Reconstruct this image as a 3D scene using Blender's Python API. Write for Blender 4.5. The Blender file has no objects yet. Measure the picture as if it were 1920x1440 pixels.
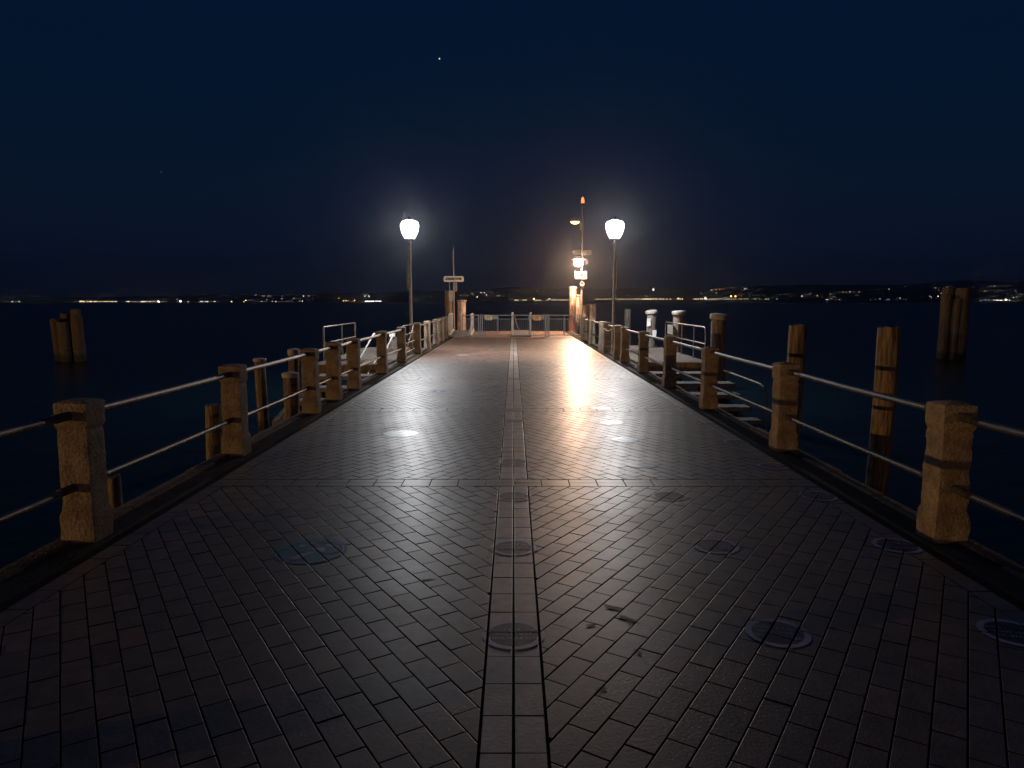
import bpy, bmesh, math, random
from mathutils import Vector, Matrix, noise
R = math.radians
S = bpy.context.scene
C = S.collection
rnd = random.Random(7)

# ------------------------------------------------------------------ camera, sky, exposure
F = 1330.0; CH = 1.63; PITCH = R(6.69); YAW = R(0.13)
cam_d = bpy.data.cameras.new("camera"); cam = bpy.data.objects.new("camera", cam_d); C.objects.link(cam)
cam_d.sensor_fit = 'HORIZONTAL'; cam_d.sensor_width = 36.0; cam_d.lens = F / 1920 * 36
cam_d.clip_start = 0.05; cam_d.clip_end = 20000
cam.location = (0, 0, CH); cam.rotation_euler = (R(90) - PITCH, 0, YAW)
S.camera = cam
ROT = cam.rotation_euler.to_matrix()
S.view_settings.view_transform = 'Standard'; S.view_settings.look = 'None'
S.view_settings.exposure = 0.0; S.view_settings.gamma = 1.0
S.cycles.use_denoising = True
S.cycles.max_bounces = 6; S.cycles.diffuse_bounces = 3; S.cycles.glossy_bounces = 3
S.cycles.volume_bounces = 0
S.cycles.sample_clamp_indirect = 4.0

W = bpy.data.worlds.new("World"); S.world = W; W.use_nodes = True
wn = W.node_tree; wl = wn.links
for n in list(wn.nodes): wn.nodes.remove(n)
sky = wn.nodes.new('ShaderNodeTexSky'); sky.sky_type = 'NISHITA'; sky.sun_disc = False
sky.sun_elevation = R(-5); sky.sun_rotation = R(0); sky.ozone_density = 10.0
bg1 = wn.nodes.new('ShaderNodeBackground'); bg1.inputs[1].default_value = 0.012
wl.new(sky.outputs[0], bg1.inputs[0])
tc = wn.nodes.new('ShaderNodeTexCoord'); sx = wn.nodes.new('ShaderNodeSeparateXYZ')
wl.new(tc.outputs['Generated'], sx.inputs[0])
ramp = wn.nodes.new('ShaderNodeValToRGB'); wl.new(sx.outputs['Z'], ramp.inputs[0])
cr = ramp.color_ramp
SKY = [(0.0, (.0050, .0087, .0230)), (0.08, (.0036, .0084, .0230)), (0.2, (.0017, .0077, .0235)),
       (0.38, (.0005, .0072, .0262)), (1.0, (.0004, .0065, .0245))]
cr.elements[0].position = 0; cr.elements[0].color = SKY[0][1] + (1,)
cr.elements[1].position = 1; cr.elements[1].color = SKY[-1][1] + (1,)
for p, c in SKY[1:-1]:
    e = cr.elements.new(p); e.color = c + (1,)
bg2 = wn.nodes.new('ShaderNodeBackground'); wl.new(ramp.outputs[0], bg2.inputs[0]); bg2.inputs[1].default_value = 1.0
add = wn.nodes.new('ShaderNodeAddShader'); wl.new(bg1.outputs[0], add.inputs[0]); wl.new(bg2.outputs[0], add.inputs[1])
wo = wn.nodes.new('ShaderNodeOutputWorld'); wl.new(add.outputs[0], wo.inputs['Surface'])

def ray(px, py):
    return (ROT @ Vector(((px - 960) / F, (720 - py) / F, -1))).normalized()
def ground(px, py, z=0.0):
    d = ray(px, py); t = (z - CH) / d.z
    return Vector((0, 0, CH)) + d * t

# ------------------------------------------------------------------ materials
def new_mat(name):
    m = bpy.data.materials.new(name); m.use_nodes = True
    return m, m.node_tree, m.node_tree.nodes['Principled BSDF']
def lin(nt, a, b): nt.links.new(a, b)
def surf(name, c1, c2, scale=6.0, rough=(.5, .8), bump=0.3, bscale=None, metal=0.0, stretch=(1, 1, 1), detail=6, spec=.5, speck=None, c3=None, dist=.01):
    """principled with a noise driven colour, roughness and bump in object space"""
    m, nt, b = new_mat(name); N = nt.nodes
    t = N.new('ShaderNodeTexCoord'); mp = N.new('ShaderNodeMapping'); mp.inputs['Scale'].default_value = stretch
    lin(nt, t.outputs['Object'], mp.inputs[0])
    n1 = N.new('ShaderNodeTexNoise'); n1.inputs['Scale'].default_value = scale; n1.inputs['Detail'].default_value = detail
    n1.inputs['Roughness'].default_value = .65
    lin(nt, mp.outputs[0], n1.inputs['Vector'])
    r = N.new('ShaderNodeValToRGB'); lin(nt, n1.outputs[0], r.inputs[0])
    r.color_ramp.elements[0].position = .36; r.color_ramp.elements[0].color = c1 + (1,)
    r.color_ramp.elements[1].position = .66; r.color_ramp.elements[1].color = c2 + (1,)
    if c3:
        e = r.color_ramp.elements.new(.76); e.color = c3 + (1,)
    col = r.outputs[0]
    hgt = n1.outputs[0]
    if speck:
        v = N.new('ShaderNodeTexVoronoi'); v.inputs['Scale'].default_value = speck[0]
        lin(nt, mp.outputs[0], v.inputs['Vector'])
        mr = N.new('ShaderNodeValToRGB'); lin(nt, v.outputs['Color'], mr.inputs[0])
        mr.color_ramp.elements[0].position = 0; mr.color_ramp.elements[0].color = speck[1] + (1,)
        mr.color_ramp.elements[1].position = 1; mr.color_ramp.elements[1].color = speck[2] + (1,)
        mx = N.new('ShaderNodeMix'); mx.data_type = 'RGBA'; mx.blend_type = 'MULTIPLY'; mx.inputs[0].default_value = 1
        lin(nt, col, mx.inputs[6]); lin(nt, mr.outputs[0], mx.inputs[7]); col = mx.outputs[2]
    lin(nt, col, b.inputs['Base Color'])
    mr2 = N.new('ShaderNodeMapRange'); lin(nt, n1.outputs[0], mr2.inputs[0])
    mr2.inputs[1].default_value = .3; mr2.inputs[2].default_value = .7
    mr2.inputs[3].default_value = rough[0]; mr2.inputs[4].default_value = rough[1]
    lin(nt, mr2.outputs[0], b.inputs['Roughness'])
    b.inputs['Metallic'].default_value = metal; b.inputs['Specular IOR Level'].default_value = spec
    if bump:
        n2 = N.new('ShaderNodeTexNoise'); n2.inputs['Scale'].default_value = bscale or scale * 4; n2.inputs['Detail'].default_value = 5
        lin(nt, mp.outputs[0], n2.inputs['Vector'])
        bp = N.new('ShaderNodeBump'); bp.inputs['Strength'].default_value = bump; bp.inputs['Distance'].default_value = dist
        lin(nt, n2.outputs[0], bp.inputs['Height']); lin(nt, bp.outputs[0], b.inputs['Normal'])
    return m
def emit(name, col, strength, sample=True):
    m = bpy.data.materials.new(name); m.use_nodes = True; nt = m.node_tree
    nt.nodes.remove(nt.nodes['Principled BSDF'])
    e = nt.nodes.new('ShaderNodeEmission'); e.inputs[0].default_value = col + (1,); e.inputs[1].default_value = strength
    lin(nt, e.outputs[0], nt.nodes['Material Output'].inputs[0])
    if not sample: m.cycles.emission_sampling = 'NONE'
    return m

def lit_glass(name, col, strength):
    """clear glass that glows from the bulb inside and lets its light out"""
    m = bpy.data.materials.new(name); m.use_nodes = True; nt = m.node_tree
    nt.nodes.remove(nt.nodes['Principled BSDF'])
    e = nt.nodes.new('ShaderNodeEmission'); e.inputs[0].default_value = col + (1,); e.inputs[1].default_value = strength
    t = nt.nodes.new('ShaderNodeBsdfTransparent'); a = nt.nodes.new('ShaderNodeAddShader')
    lin(nt, e.outputs[0], a.inputs[0]); lin(nt, t.outputs[0], a.inputs[1]); lin(nt, a.outputs[0], nt.nodes['Material Output'].inputs[0])
    m.cycles.emission_sampling = 'NONE'
    return m
def bulb(parent, loc, power, col, size):
    l = bpy.data.lights.new('lamp_bulb', 'POINT'); l.energy = power; l.color = col; l.shadow_soft_size = size
    o = bpy.data.objects.new('lamp_bulb', l); C.objects.link(o); o.parent = parent; o.location = loc
    return o
M_STONE = surf('conglomerate_stone', (.15, .12, .09), (.32, .265, .20), 6, (.75, .95), .7, 48, speck=(85, (.66, .63, .60), (1.18, 1.13, 1.05)), c3=(.13, .13, .075), dist=.012)
M_WOOD = surf('weathered_wood', (.07, .05, .032), (.34, .25, .15), 5, (.75, .95), 1.0, 14, stretch=(5, 5, .5), dist=.02)
M_WOODD = surf('wet_dark_wood', (.022, .015, .010), (.11, .078, .048), 5, (.7, .95), 1.0, 14, stretch=(5, 5, .5), dist=.02)
M_WOODG = surf('grey_wood', (.08, .068, .058), (.25, .22, .185), 5, (.75, .95), .8, 14, stretch=(5, 5, .5), dist=.02)
M_PAINTP = surf('peeling_paint_wood', (.40, .20, .10), (.74, .66, .58), 4, (.6, .9), .8, 14, stretch=(2.5, 2.5, .9), c3=(.82, .78, .72), dist=.02)
M_REDP = surf('red_painted_wood', (.62, .50, .42), (.55, .09, .03), 4, (.6, .9), .8, 14, stretch=(3, 3, .8), c3=(.55, .06, .02), dist=.02)
M_WHITE = surf('white_paint', (.66, .64, .61), (.88, .86, .83), 7, (.45, .7), .3, 30)
M_BOARD = surf('dull_sign_enamel', (.07, .068, .065), (.11, .107, .104), 7, (.5, .7), .2, 30)
M_CAP = surf('white_cap_paint', (.24, .22, .195), (.48, .45, .41), 6, (.6, .85), .5, 30)
M_STEEL = surf('brushed_steel', (.15, .13, .12), (.26, .235, .22), 12, (.40, .58), .1, 60, metal=1.0, stretch=(1, .05, 1))
M_SLEEVE = surf('dark_rail_sleeve', (.03, .028, .025), (.07, .06, .05), 12, (.55, .8), .4, 40)
M_GALV = surf('galvanised_metal', (.20, .20, .20), (.34, .34, .33), 14, (.45, .65), .15, 60, metal=.6)
M_POLE = surf('painted_pole', (.16, .14, .12), (.28, .25, .22), 9, (.45, .6), .15, 40)
M_DARK = surf('dark_iron', (.02, .02, .02), (.05, .05, .05), 9, (.45, .6), .15, 40)
M_MORTAR = surf('joint_mortar', (.008, .0065, .0055), (.02, .016, .014), 8, (.9, 1.0), .6, 60, spec=.05)
M_GROUT = surf('pale_joint_sand', (.30, .27, .24), (.46, .42, .38), 12, (.8, .95), .4, 60, spec=.3)
M_KERB = surf('kerb_stone', (.06, .045, .034), (.19, .145, .105), 5, (.75, .95), .9, 40, dist=.012)
M_STRIP = surf('dark_edge_concrete', (.035, .027, .021), (.10, .076, .058), 5, (.8, 1.0), .8, 45, spec=.25)
M_WALL = surf('quay_wall_stone', (.06, .055, .045), (.15, .13, .11), 3, (.8, .95), .8, 20)
M_TREAD = surf('concrete_tread', (.13, .118, .105), (.25, .23, .21), 4, (.8, .95), .5, 30)
M_DECKW = surf('landing_planks', (.07, .055, .045), (.15, .125, .10), 6, (.75, .95), .7, 25, stretch=(.6, 5, 5))
def waterline_band(m):
    """darker band on a pile from the waterline (2.2 m above its foot) up to about 0.35 m, ragged edge"""
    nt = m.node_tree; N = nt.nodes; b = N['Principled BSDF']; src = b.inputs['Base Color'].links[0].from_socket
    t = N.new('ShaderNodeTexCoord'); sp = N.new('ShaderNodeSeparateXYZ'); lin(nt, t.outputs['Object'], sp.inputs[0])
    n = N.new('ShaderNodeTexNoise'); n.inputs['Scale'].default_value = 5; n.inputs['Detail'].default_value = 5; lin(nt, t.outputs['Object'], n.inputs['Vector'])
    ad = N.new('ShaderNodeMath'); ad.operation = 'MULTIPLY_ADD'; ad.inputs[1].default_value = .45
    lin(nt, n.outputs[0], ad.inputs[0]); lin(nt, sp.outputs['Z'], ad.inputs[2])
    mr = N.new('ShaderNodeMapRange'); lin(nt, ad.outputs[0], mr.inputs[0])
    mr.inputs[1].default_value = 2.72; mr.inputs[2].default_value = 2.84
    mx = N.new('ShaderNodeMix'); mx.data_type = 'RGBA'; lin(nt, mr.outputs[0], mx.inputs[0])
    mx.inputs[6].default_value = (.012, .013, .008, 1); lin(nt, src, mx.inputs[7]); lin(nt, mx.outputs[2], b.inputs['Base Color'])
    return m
waterline_band(M_WOODD); waterline_band(M_WOODG)
M_PILE = waterline_band(surf('weathered_pile_wood', (.06, .042, .028), (.32, .235, .145), 5, (.75, .95), 1.0, 14, stretch=(5, 5, .5), dist=.025))
M_HILL = surf('dark_hillside', (.004, .005, .005), (.012, .013, .012), .01, (.9, 1), 0, spec=.1)
M_ROPE = surf('old_rope', (.35, .30, .24), (.55, .50, .42), 30, (.8, .95), .4, 90)
M_RUBBER = surf('grey_checker_plate', (.18, .18, .17), (.30, .29, .27), 20, (.5, .7), .5, 60, metal=.3)
M_NAVY = surf('navy_sticker_ink', (.014, .019, .042), (.032, .042, .080), 9, (.46, .64), .1, 40, spec=.36)
M_STW = surf('white_sticker_film', (.30, .31, .38), (.48, .49, .56), 9, (.36, .52), .1, 40)
M_STG = surf('glossy_white_sticker', (.30, .31, .36), (.46, .47, .52), 9, (.27, .42), .1, 40)
M_BLUE = surf('blue_sticker_ink', (.025, .13, .21), (.045, .19, .29), 14, (.45, .6), .1, 40, spec=.35)
M_BLACK = surf('black_lettering', (.002, .002, .003), (.005, .005, .006), 14, (.7, .8), 0, spec=.05)
M_YEL = surf('yellow_notice', (.70, .64, .30), (.82, .78, .45), 14, (.5, .6), 0)
M_ORG = surf('orange_notice', (.80, .42, .16), (.88, .55, .26), 14, (.5, .6), 0)
M_STAIN = surf('paint_stain', (.04, .036, .033), (.12, .11, .10), 16, (.5, .7), .3, 60)
M_GREYP = surf('grey_notice_plate', (.22, .22, .22), (.32, .32, .31), 10, (.5, .6), .1, 40)
E_LAMP = lit_glass('lantern_glass', (.97, .98, 1.0), 4.0)
E_FLOOD = lit_glass('floodlight_glass', (1.0, .80, .60), 5.0)
E_AMBER = emit('amber_luminaire_glass', (1.0, .55, .16), 9)
E_BEACON = emit('orange_beacon_glass', (1.0, .22, .05), 2.2)

# paving: each brick carries its own tone
def paving_mat(name, k):
    m, nt, b = new_mat(name); N = nt.nodes
    at = N.new('ShaderNodeAttribute'); at.attribute_name = 'tone'
    t = N.new('ShaderNodeTexCoord')
    r = N.new('ShaderNodeValToRGB'); lin(nt, at.outputs['Fac'], r.inputs[0])
    els = [(0, (.125, .098, .080)), (.35, (.152, .119, .097)), (.7, (.178, .140, .114)), (.9, (.20, .148, .112)), (1, (.22, .125, .080))]
    els = [(p, tuple(x * q for x, q in zip(c, k))) for p, c in els]
    r.color_ramp.elements[0].color = els[0][1] + (1,); r.color_ramp.elements[1].color = els[-1][1] + (1,)
    for p, c in els[1:-1]:
        e = r.color_ramp.elements.new(p); e.color = c + (1,)
    n1 = N.new('ShaderNodeTexNoise'); n1.inputs['Scale'].default_value = 9; n1.inputs['Detail'].default_value = 8; n1.inputs['Roughness'].default_value = .7
    lin(nt, t.outputs['Object'], n1.inputs['Vector'])
    n3 = N.new('ShaderNodeTexNoise'); n3.inputs['Scale'].default_value = 1.1; n3.inputs['Detail'].default_value = 4
    lin(nt, t.outputs['Object'], n3.inputs['Vector'])
    mr = N.new('ShaderNodeMapRange'); lin(nt, n1.outputs[0], mr.inputs[0])
    mr.inputs[1].default_value = .3; mr.inputs[2].default_value = .72; mr.inputs[3].default_value = .62; mr.inputs[4].default_value = 1.3
    mx = N.new('ShaderNodeMix'); mx.data_type = 'RGBA'; mx.blend_type = 'MULTIPLY'; mx.inputs[0].default_value = 1
    lin(nt, r.outputs[0], mx.inputs[6]); lin(nt, mr.outputs[0], mx.inputs[7])
    # dark scuffs with a shape of their own
    n4 = N.new('ShaderNodeTexNoise'); n4.inputs['Scale'].default_value = 3.3; n4.inputs['Detail'].default_value = 9; n4.inputs['Roughness'].default_value = .72
    lin(nt, t.outputs['Object'], n4.inputs['Vector'])
    sr = N.new('ShaderNodeValToRGB'); lin(nt, n4.outputs[0], sr.inputs[0])
    sr.color_ramp.elements[0].position = .66; sr.color_ramp.elements[0].color = (1, 1, 1, 1)
    sr.color_ramp.elements[1].position = .74; sr.color_ramp.elements[1].color = (.4, .4, .4, 1)
    mx2 = N.new('ShaderNodeMix'); mx2.data_type = 'RGBA'; mx2.blend_type = 'MULTIPLY'; mx2.inputs[0].default_value = 1
    lin(nt, mx.outputs[2], mx2.inputs[6]); lin(nt, sr.outputs[0], mx2.inputs[7])
    lin(nt, mx2.outputs[2], b.inputs['Base Color'])
    ad = N.new('ShaderNodeMath'); ad.operation = 'MULTIPLY_ADD'; ad.inputs[1].default_value = .35
    lin(nt, n1.outputs[0], ad.inputs[0]); lin(nt, n3.outputs[0], ad.inputs[2])
    rr = N.new('ShaderNodeMapRange'); lin(nt, ad.outputs[0], rr.inputs[0])
    rr.inputs[1].default_value = .45; rr.inputs[2].default_value = .9; rr.inputs[3].default_value = .42; rr.inputs[4].default_value = .54
    lin(nt, rr.outputs[0], b.inputs['Roughness'])
    b.inputs['Specular IOR Level'].default_value = .45; b.inputs['Coat Weight'].default_value = .32; b.inputs['Coat Roughness'].default_value = .33
    n2 = N.new('ShaderNodeTexNoise'); n2.inputs['Scale'].default_value = 60; n2.inputs['Detail'].default_value = 5
    lin(nt, t.outputs['Object'], n2.inputs['Vector'])
    bp = N.new('ShaderNodeBump'); bp.inputs['Strength'].default_value = .35; bp.inputs['Distance'].default_value = .004
    lin(nt, n2.outputs[0], bp.inputs['Height']); lin(nt, bp.outputs[0], b.inputs['Normal'])
    return m
M_PAVE = paving_mat('clay_paving', (1, 1, 1))
M_PAVE_LIT = paving_mat('warm_lit_clay_paving', (1.45, 1.15, 1.0))  # far clay bricks, the floodlight's warm wash painted into their colour
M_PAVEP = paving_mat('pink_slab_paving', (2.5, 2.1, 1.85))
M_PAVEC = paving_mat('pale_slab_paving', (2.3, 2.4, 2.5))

def water_mat():
    m, nt, b = new_mat('lake_water'); N = nt.nodes
    b.inputs['Base Color'].default_value = (.002, .009, .012, 1)
    b.inputs['Roughness'].default_value = .30; b.inputs['IOR'].default_value = 1.333; b.inputs['Specular IOR Level'].default_value = .38
    t = N.new('ShaderNodeTexCoord'); mp = N.new('ShaderNodeMapping'); mp.inputs['Scale'].default_value = (.5, 1.0, 1)
    lin(nt, t.outputs['Object'], mp.inputs[0])
    n = N.new('ShaderNodeTexNoise'); n.inputs['Scale'].default_value = .9; n.inputs['Detail'].default_value = 6; n.inputs['Roughness'].default_value = .55
    lin(nt, mp.outputs[0], n.inputs['Vector'])
    bp = N.new('ShaderNodeBump'); bp.inputs['Strength'].default_value = .5; bp.inputs['Distance'].default_value = .2
    lin(nt, n.outputs[0], bp.inputs['Height']); lin(nt, bp.outputs[0], b.inputs['Normal'])
    return m
M_WATER = water_mat()

# ------------------------------------------------------------------ mesh helpers
class MB:
    def __init__(s): s.v = []; s.f = []; s.t = []; s.mi = {}
    def face(s, idx, tone=None, mi=0):
        if mi: s.mi[len(s.f)] = mi
        s.f.append(tuple(idx)); s.t.append(tone)
    def box(s, x0, x1, y0, y1, z0, z1, M=None, bev=0.0):
        if bev:
            b = bev
            rings = []
            for z, i in ((z0, b), (z0 + b, 0), (z1 - b, 0), (z1, b)):
                rings.append([(x0 + i, y0 + i, z), (x1 - i, y0 + i, z), (x1 - i, y1 - i, z), (x0 + i, y1 - i, z)])
            s.loft(rings, M); return
        o = len(s.v)
        for z in (z0, z1):
            for x, y in ((x0, y0), (x1, y0), (x1, y1), (x0, y1)):
                p = Vector((x, y, z)); s.v.append(M @ p if M else p)
        for q in ((0, 3, 2, 1), (4, 5, 6, 7), (0, 1, 5, 4), (1, 2, 6, 5), (2, 3, 7, 6), (3, 0, 4, 7)):
            s.face([o + k for k in q])
    def loft(s, rings, M=None, cap=True):
        o = len(s.v); n = len(rings[0])
        for r in rings:
            for p in r:
                p = Vector(p); s.v.append(M @ p if M else p)
        for i in range(len(rings) - 1):
            for k in range(n):
                a = o + i * n + k; b = o + i * n + (k + 1) % n
                s.face((a, b, b + n, a + n))
        if cap:
            s.face([o + k for k in reversed(range(n))]); s.face([o + (len(rings) - 1) * n + k for k in range(n)])
    def lathe(s, prof, n=16, M=None, cap=True):
        s.loft([[(r * math.cos(2 * math.pi * k / n), r * math.sin(2 * math.pi * k / n), z) for k in range(n)] for r, z in prof], M, cap)
    def tube(s, pts, r, n=8, M=None):
        pts = [Vector(p) for p in pts]; rings = []; up = None
        for i, p in enumerate(pts):
            if i == 0: d = pts[1] - p
            elif i == len(pts) - 1: d = p - pts[i - 1]
            else: d = (pts[i + 1] - p).normalized() + (p - pts[i - 1]).normalized()
            d.normalize()
            if up is None:
                up = Vector((0, 0, 1)) if abs(d.z) < .9 else Vector((0, 1, 0))
            a = d.cross(up)
            a.normalize(); b = a.cross(d); up = b
            rr = r[i] if isinstance(r, (list, tuple)) else r
            rings.append([p + a * rr * math.cos(2 * math.pi * k / n) + b * rr * math.sin(2 * math.pi * k / n) for k in range(n)])
        s.loft(rings, M)
    def build(s, name, m, parent=None, smooth=None, loc=None):
        me = bpy.data.meshes.new(name)
        me.from_pydata([tuple(p) for p in s.v], [], s.f); me.validate()
        for q in (m if isinstance(m, (list, tuple)) else [m]): me.materials.append(q)
        if s.mi and len(s.f) == len(me.polygons):
            for k, q in s.mi.items(): me.polygons[k].material_index = q
        if any(t is not None for t in s.t) and len(s.t) == len(me.polygons):
            a = me.attributes.new('tone', 'FLOAT', 'FACE')
            a.data.foreach_set('value', [t or 0.0 for t in s.t])
        if smooth is not None:
            for p in me.polygons: p.use_smooth = True
            me.set_sharp_from_angle(angle=R(smooth))
        o = bpy.data.objects.new(name, me); C.objects.link(o)
        if parent: o.parent = parent
        if loc: o.location = loc
        return o

def thing(name, label, cat, loc=(0, 0, 0), rz=0.0, group=None):
    o = bpy.data.objects.new(name, None); C.objects.link(o); o.empty_display_size = .2
    o.location = loc; o.rotation_euler = (0, 0, rz)
    return tag(o, label, cat, group)
def tag(o, label, cat, group=None, kind=None):
    if label: o['label'] = label
    if cat: o['category'] = cat
    if group: o['group'] = group
    if kind: o['kind'] = kind
    return o
def struct(o): o['kind'] = 'structure'; return o
def copy_part(o, parent, loc=None, rz=None):
    c = o.copy(); C.objects.link(c); c.parent = parent
    if loc is not None: c.location = loc
    if rz is not None: c.rotation_euler = (0, 0, rz)
    return c
def text_mb(body, size, M, bold=0.0):
    """lettering as triangles in a MB"""
    cu = bpy.data.curves.new('lettering', 'FONT'); cu.body = body; cu.size = size
    cu.align_x = 'CENTER'; cu.align_y = 'CENTER'; cu.resolution_u = 2; cu.offset = bold
    ob = bpy.data.objects.new('lettering', cu); C.objects.link(ob)
    dg = bpy.context.evaluated_depsgraph_get(); me = bpy.data.meshes.new_from_object(ob.evaluated_get(dg))
    bm = bmesh.new(); bm.from_mesh(me); bmesh.ops.triangulate(bm, faces=bm.faces[:])
    mb = MB()
    for v in bm.verts: mb.v.append(M @ v.co)
    bm.verts.index_update()
    for f in bm.faces: mb.face([v.index for v in f.verts])
    bm.free(); bpy.data.objects.remove(ob); bpy.data.curves.remove(cu); bpy.data.meshes.remove(me)
    return mb
FRONT = Matrix.Rotation(R(90), 4, 'X')          # text lying in XY stands up and faces -Y

# ------------------------------------------------------------------ setting: lake, pier, hills, quay behind the camera
WZ = -1.2
m = MB(); m.v = [Vector(p) for p in ((-9000, -300, WZ), (9000, -300, WZ), (9000, 9000, WZ), (-9000, 9000, WZ))]; m.face((0, 1, 2, 3))
struct(m.build('lake_water', M_WATER))
m = MB(); m.v = [Vector(p) for p in ((-9500, -400, -14), (9500, -400, -14), (9500, 9500, -14), (-9500, 9500, -14))]; m.face((0, 1, 2, 3))
struct(m.build('lake_bed', M_WALL))

XI = 2.70      # edge of the bricks
XO = 3.15      # outer edge of the pier
YA, YE = -8.0, 38.6
m = MB(); m.box(-2.79, 2.79, YA, YE - .01, -13.5, -.011); struct(m.build('pier_body', M_MORTAR))
for s in (-1, 1):
    m = MB(); x0, x1 = sorted((s * 2.79, s * 3.02)); m.box(x0, x1, YA, YE - .01, -1.0, -.016)
    struct(m.build('pier_edge_strip', M_STRIP))
    # kerb stones, each a little out of line, in one course
    m = MB(); y = YA
    while y < YE - .1:
        L = rnd.uniform(.8, 1.25); y1 = min(y + L, YE - .02)
        dx = rnd.uniform(-.012, .012); dz = rnd.uniform(-.012, .006)
        x0, x1 = sorted((s * 3.022, s * (XO + dx))); m.box(x0, x1, y + .004, y1 - .004, -.32, .012 + dz, bev=.012); y = y1
    struct(m.build('pier_kerb', M_KERB))
    m = MB(); x0, x1 = sorted((s * 2.80, s * 3.10)); m.box(x0, x1, YA, YE - .03, -13.5, -.325)
    struct(m.build('pier_wall', M_WALL))

# paving
def clip(poly, a, b, c):               # keep a*x + b*y <= c
    out = []
    for i in range(len(poly)):
        p, q = poly[i], poly[(i + 1) % len(poly)]
        dp = a * p[0] + b * p[1] - c; dq = a * q[0] + b * q[1] - c
        if dp <= 0: out.append(p)
        if dp * dq < 0:
            t = dp / (dp - dq); out.append((p[0] + t * (q[0] - p[0]), p[1] + t * (q[1] - p[1])))
    return out
def area(p): return .5 * sum(p[i][0] * p[(i + 1) % len(p)][1] - p[(i + 1) % len(p)][0] * p[i][1] for i in range(len(p)))
def shrink(poly, d):
    out = list(poly)
    for i in range(len(poly)):
        p, q = poly[i], poly[(i + 1) % len(poly)]
        ex, ey = q[0] - p[0], q[1] - p[1]; L = math.hypot(ex, ey)
        if L < 1e-6: continue
        nx, ny = ey / L, -ex / L
        out = clip(out, nx, ny, nx * p[0] + ny * p[1] - d)
        if len(out) < 3: return []
    return out
TOPS = []                               # brick tops, for the stickers
BL, BW, GAP = .238, .119, .0075
SEC = [-2.40, 1.90, 6.13, 10.43, 14.72, 19.02, 23.32, 27.62]     # near edges of the cross bands
PAVE = MB()
def add_brick(poly, near):
    ar = area(poly)
    if len(poly) < 3 or ar < 2.5e-4: return
    cx = sum(p[0] for p in poly) / len(poly); cy = sum(p[1] for p in poly) / len(poly)
    dz = rnd.uniform(-.0012, .0008); tx = rnd.gauss(0, .0030); ty = rnd.gauss(0, .0030)
    tone = min(1, max(0, rnd.gauss(.45, .18))) if rnd.random() > .03 else rnd.uniform(.85, 1)
    top = shrink(poly, .0016) if near else poly
    if len(top) < 3: return
    TOPS.append((cx, cy, top))
    hz = lambda p: dz + tx * (p[0] - cx) + ty * (p[1] - cy)
    o = len(PAVE.v); n = len(top)
    for p in top: PAVE.v.append(Vector((p[0], p[1], hz(p))))
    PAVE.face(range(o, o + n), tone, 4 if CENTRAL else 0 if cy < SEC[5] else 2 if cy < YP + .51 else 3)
    if near and len(poly) == n:
        for p in poly: PAVE.v.append(Vector((p[0], p[1], hz(p) - .0005)))
        for p in poly: PAVE.v.append(Vector((p[0], p[1], -.012)))
        for r_ in range(2):
            for k in range(n):
                a = o + r_ * n + k; b = o + r_ * n + (k + 1) % n
                PAVE.face((a, a + n, b + n, b), tone, r_)
    else:
        for p in top: PAVE.v.append(Vector((p[0], p[1], -.012)))
        for k in range(n):
            a = o + k; b = o + (k + 1) % n
            PAVE.face((a, a + n, b + n, b), tone, 1)
ANG = 57.5
CENTRAL = False
YP = 30.6                               # the bricks end here at a cross band before the gates
def field(xa, xb, ya, yb, deg, L=BL, Wd=BW, g=GAP, offs=True, phase=(0, 0)):
    """running bond of bricks laid at deg, cut to the rectangle"""
    c, s = math.cos(R(deg)), math.sin(R(deg))
    cs = [(x * c + y * s, -x * s + y * c) for x, y in ((xa, ya), (xb, ya), (xb, yb), (xa, yb))]
    u0, u1 = min(p[0] for p in cs), max(p[0] for p in cs); v0, v1 = min(p[1] for p in cs), max(p[1] for p in cs)
    near = ya < 20
    for j in range(math.floor((v0 - phase[1]) / Wd) - 1, math.ceil((v1 - phase[1]) / Wd) + 1):
        off = (.5 if (j % 2 and offs) else 0) * L + phase[0]
        for i in range(math.floor((u0 - off) / L) - 1, math.ceil((u1 - off) / L) + 1):
            a = i * L + off + g / 2; b = a + L - g; e = j * Wd + phase[1] + g / 2; f = e + Wd - g
            poly = [(u * c - v * s, u * s + v * c) for u, v in ((a, e), (b, e), (b, f), (a, f))]
            if max(p[0] for p in poly) < xa or min(p[0] for p in poly) > xb or max(p[1] for p in poly) < ya or min(p[1] for p in poly) > yb: continue
            poly = clip(clip(clip(clip(poly, -1, 0, -xa), 1, 0, xb), 0, -1, -ya), 0, 1, yb)
            if len(poly) >= 3: add_brick(poly, near)
CW = .121                               # width of one central column
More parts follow.
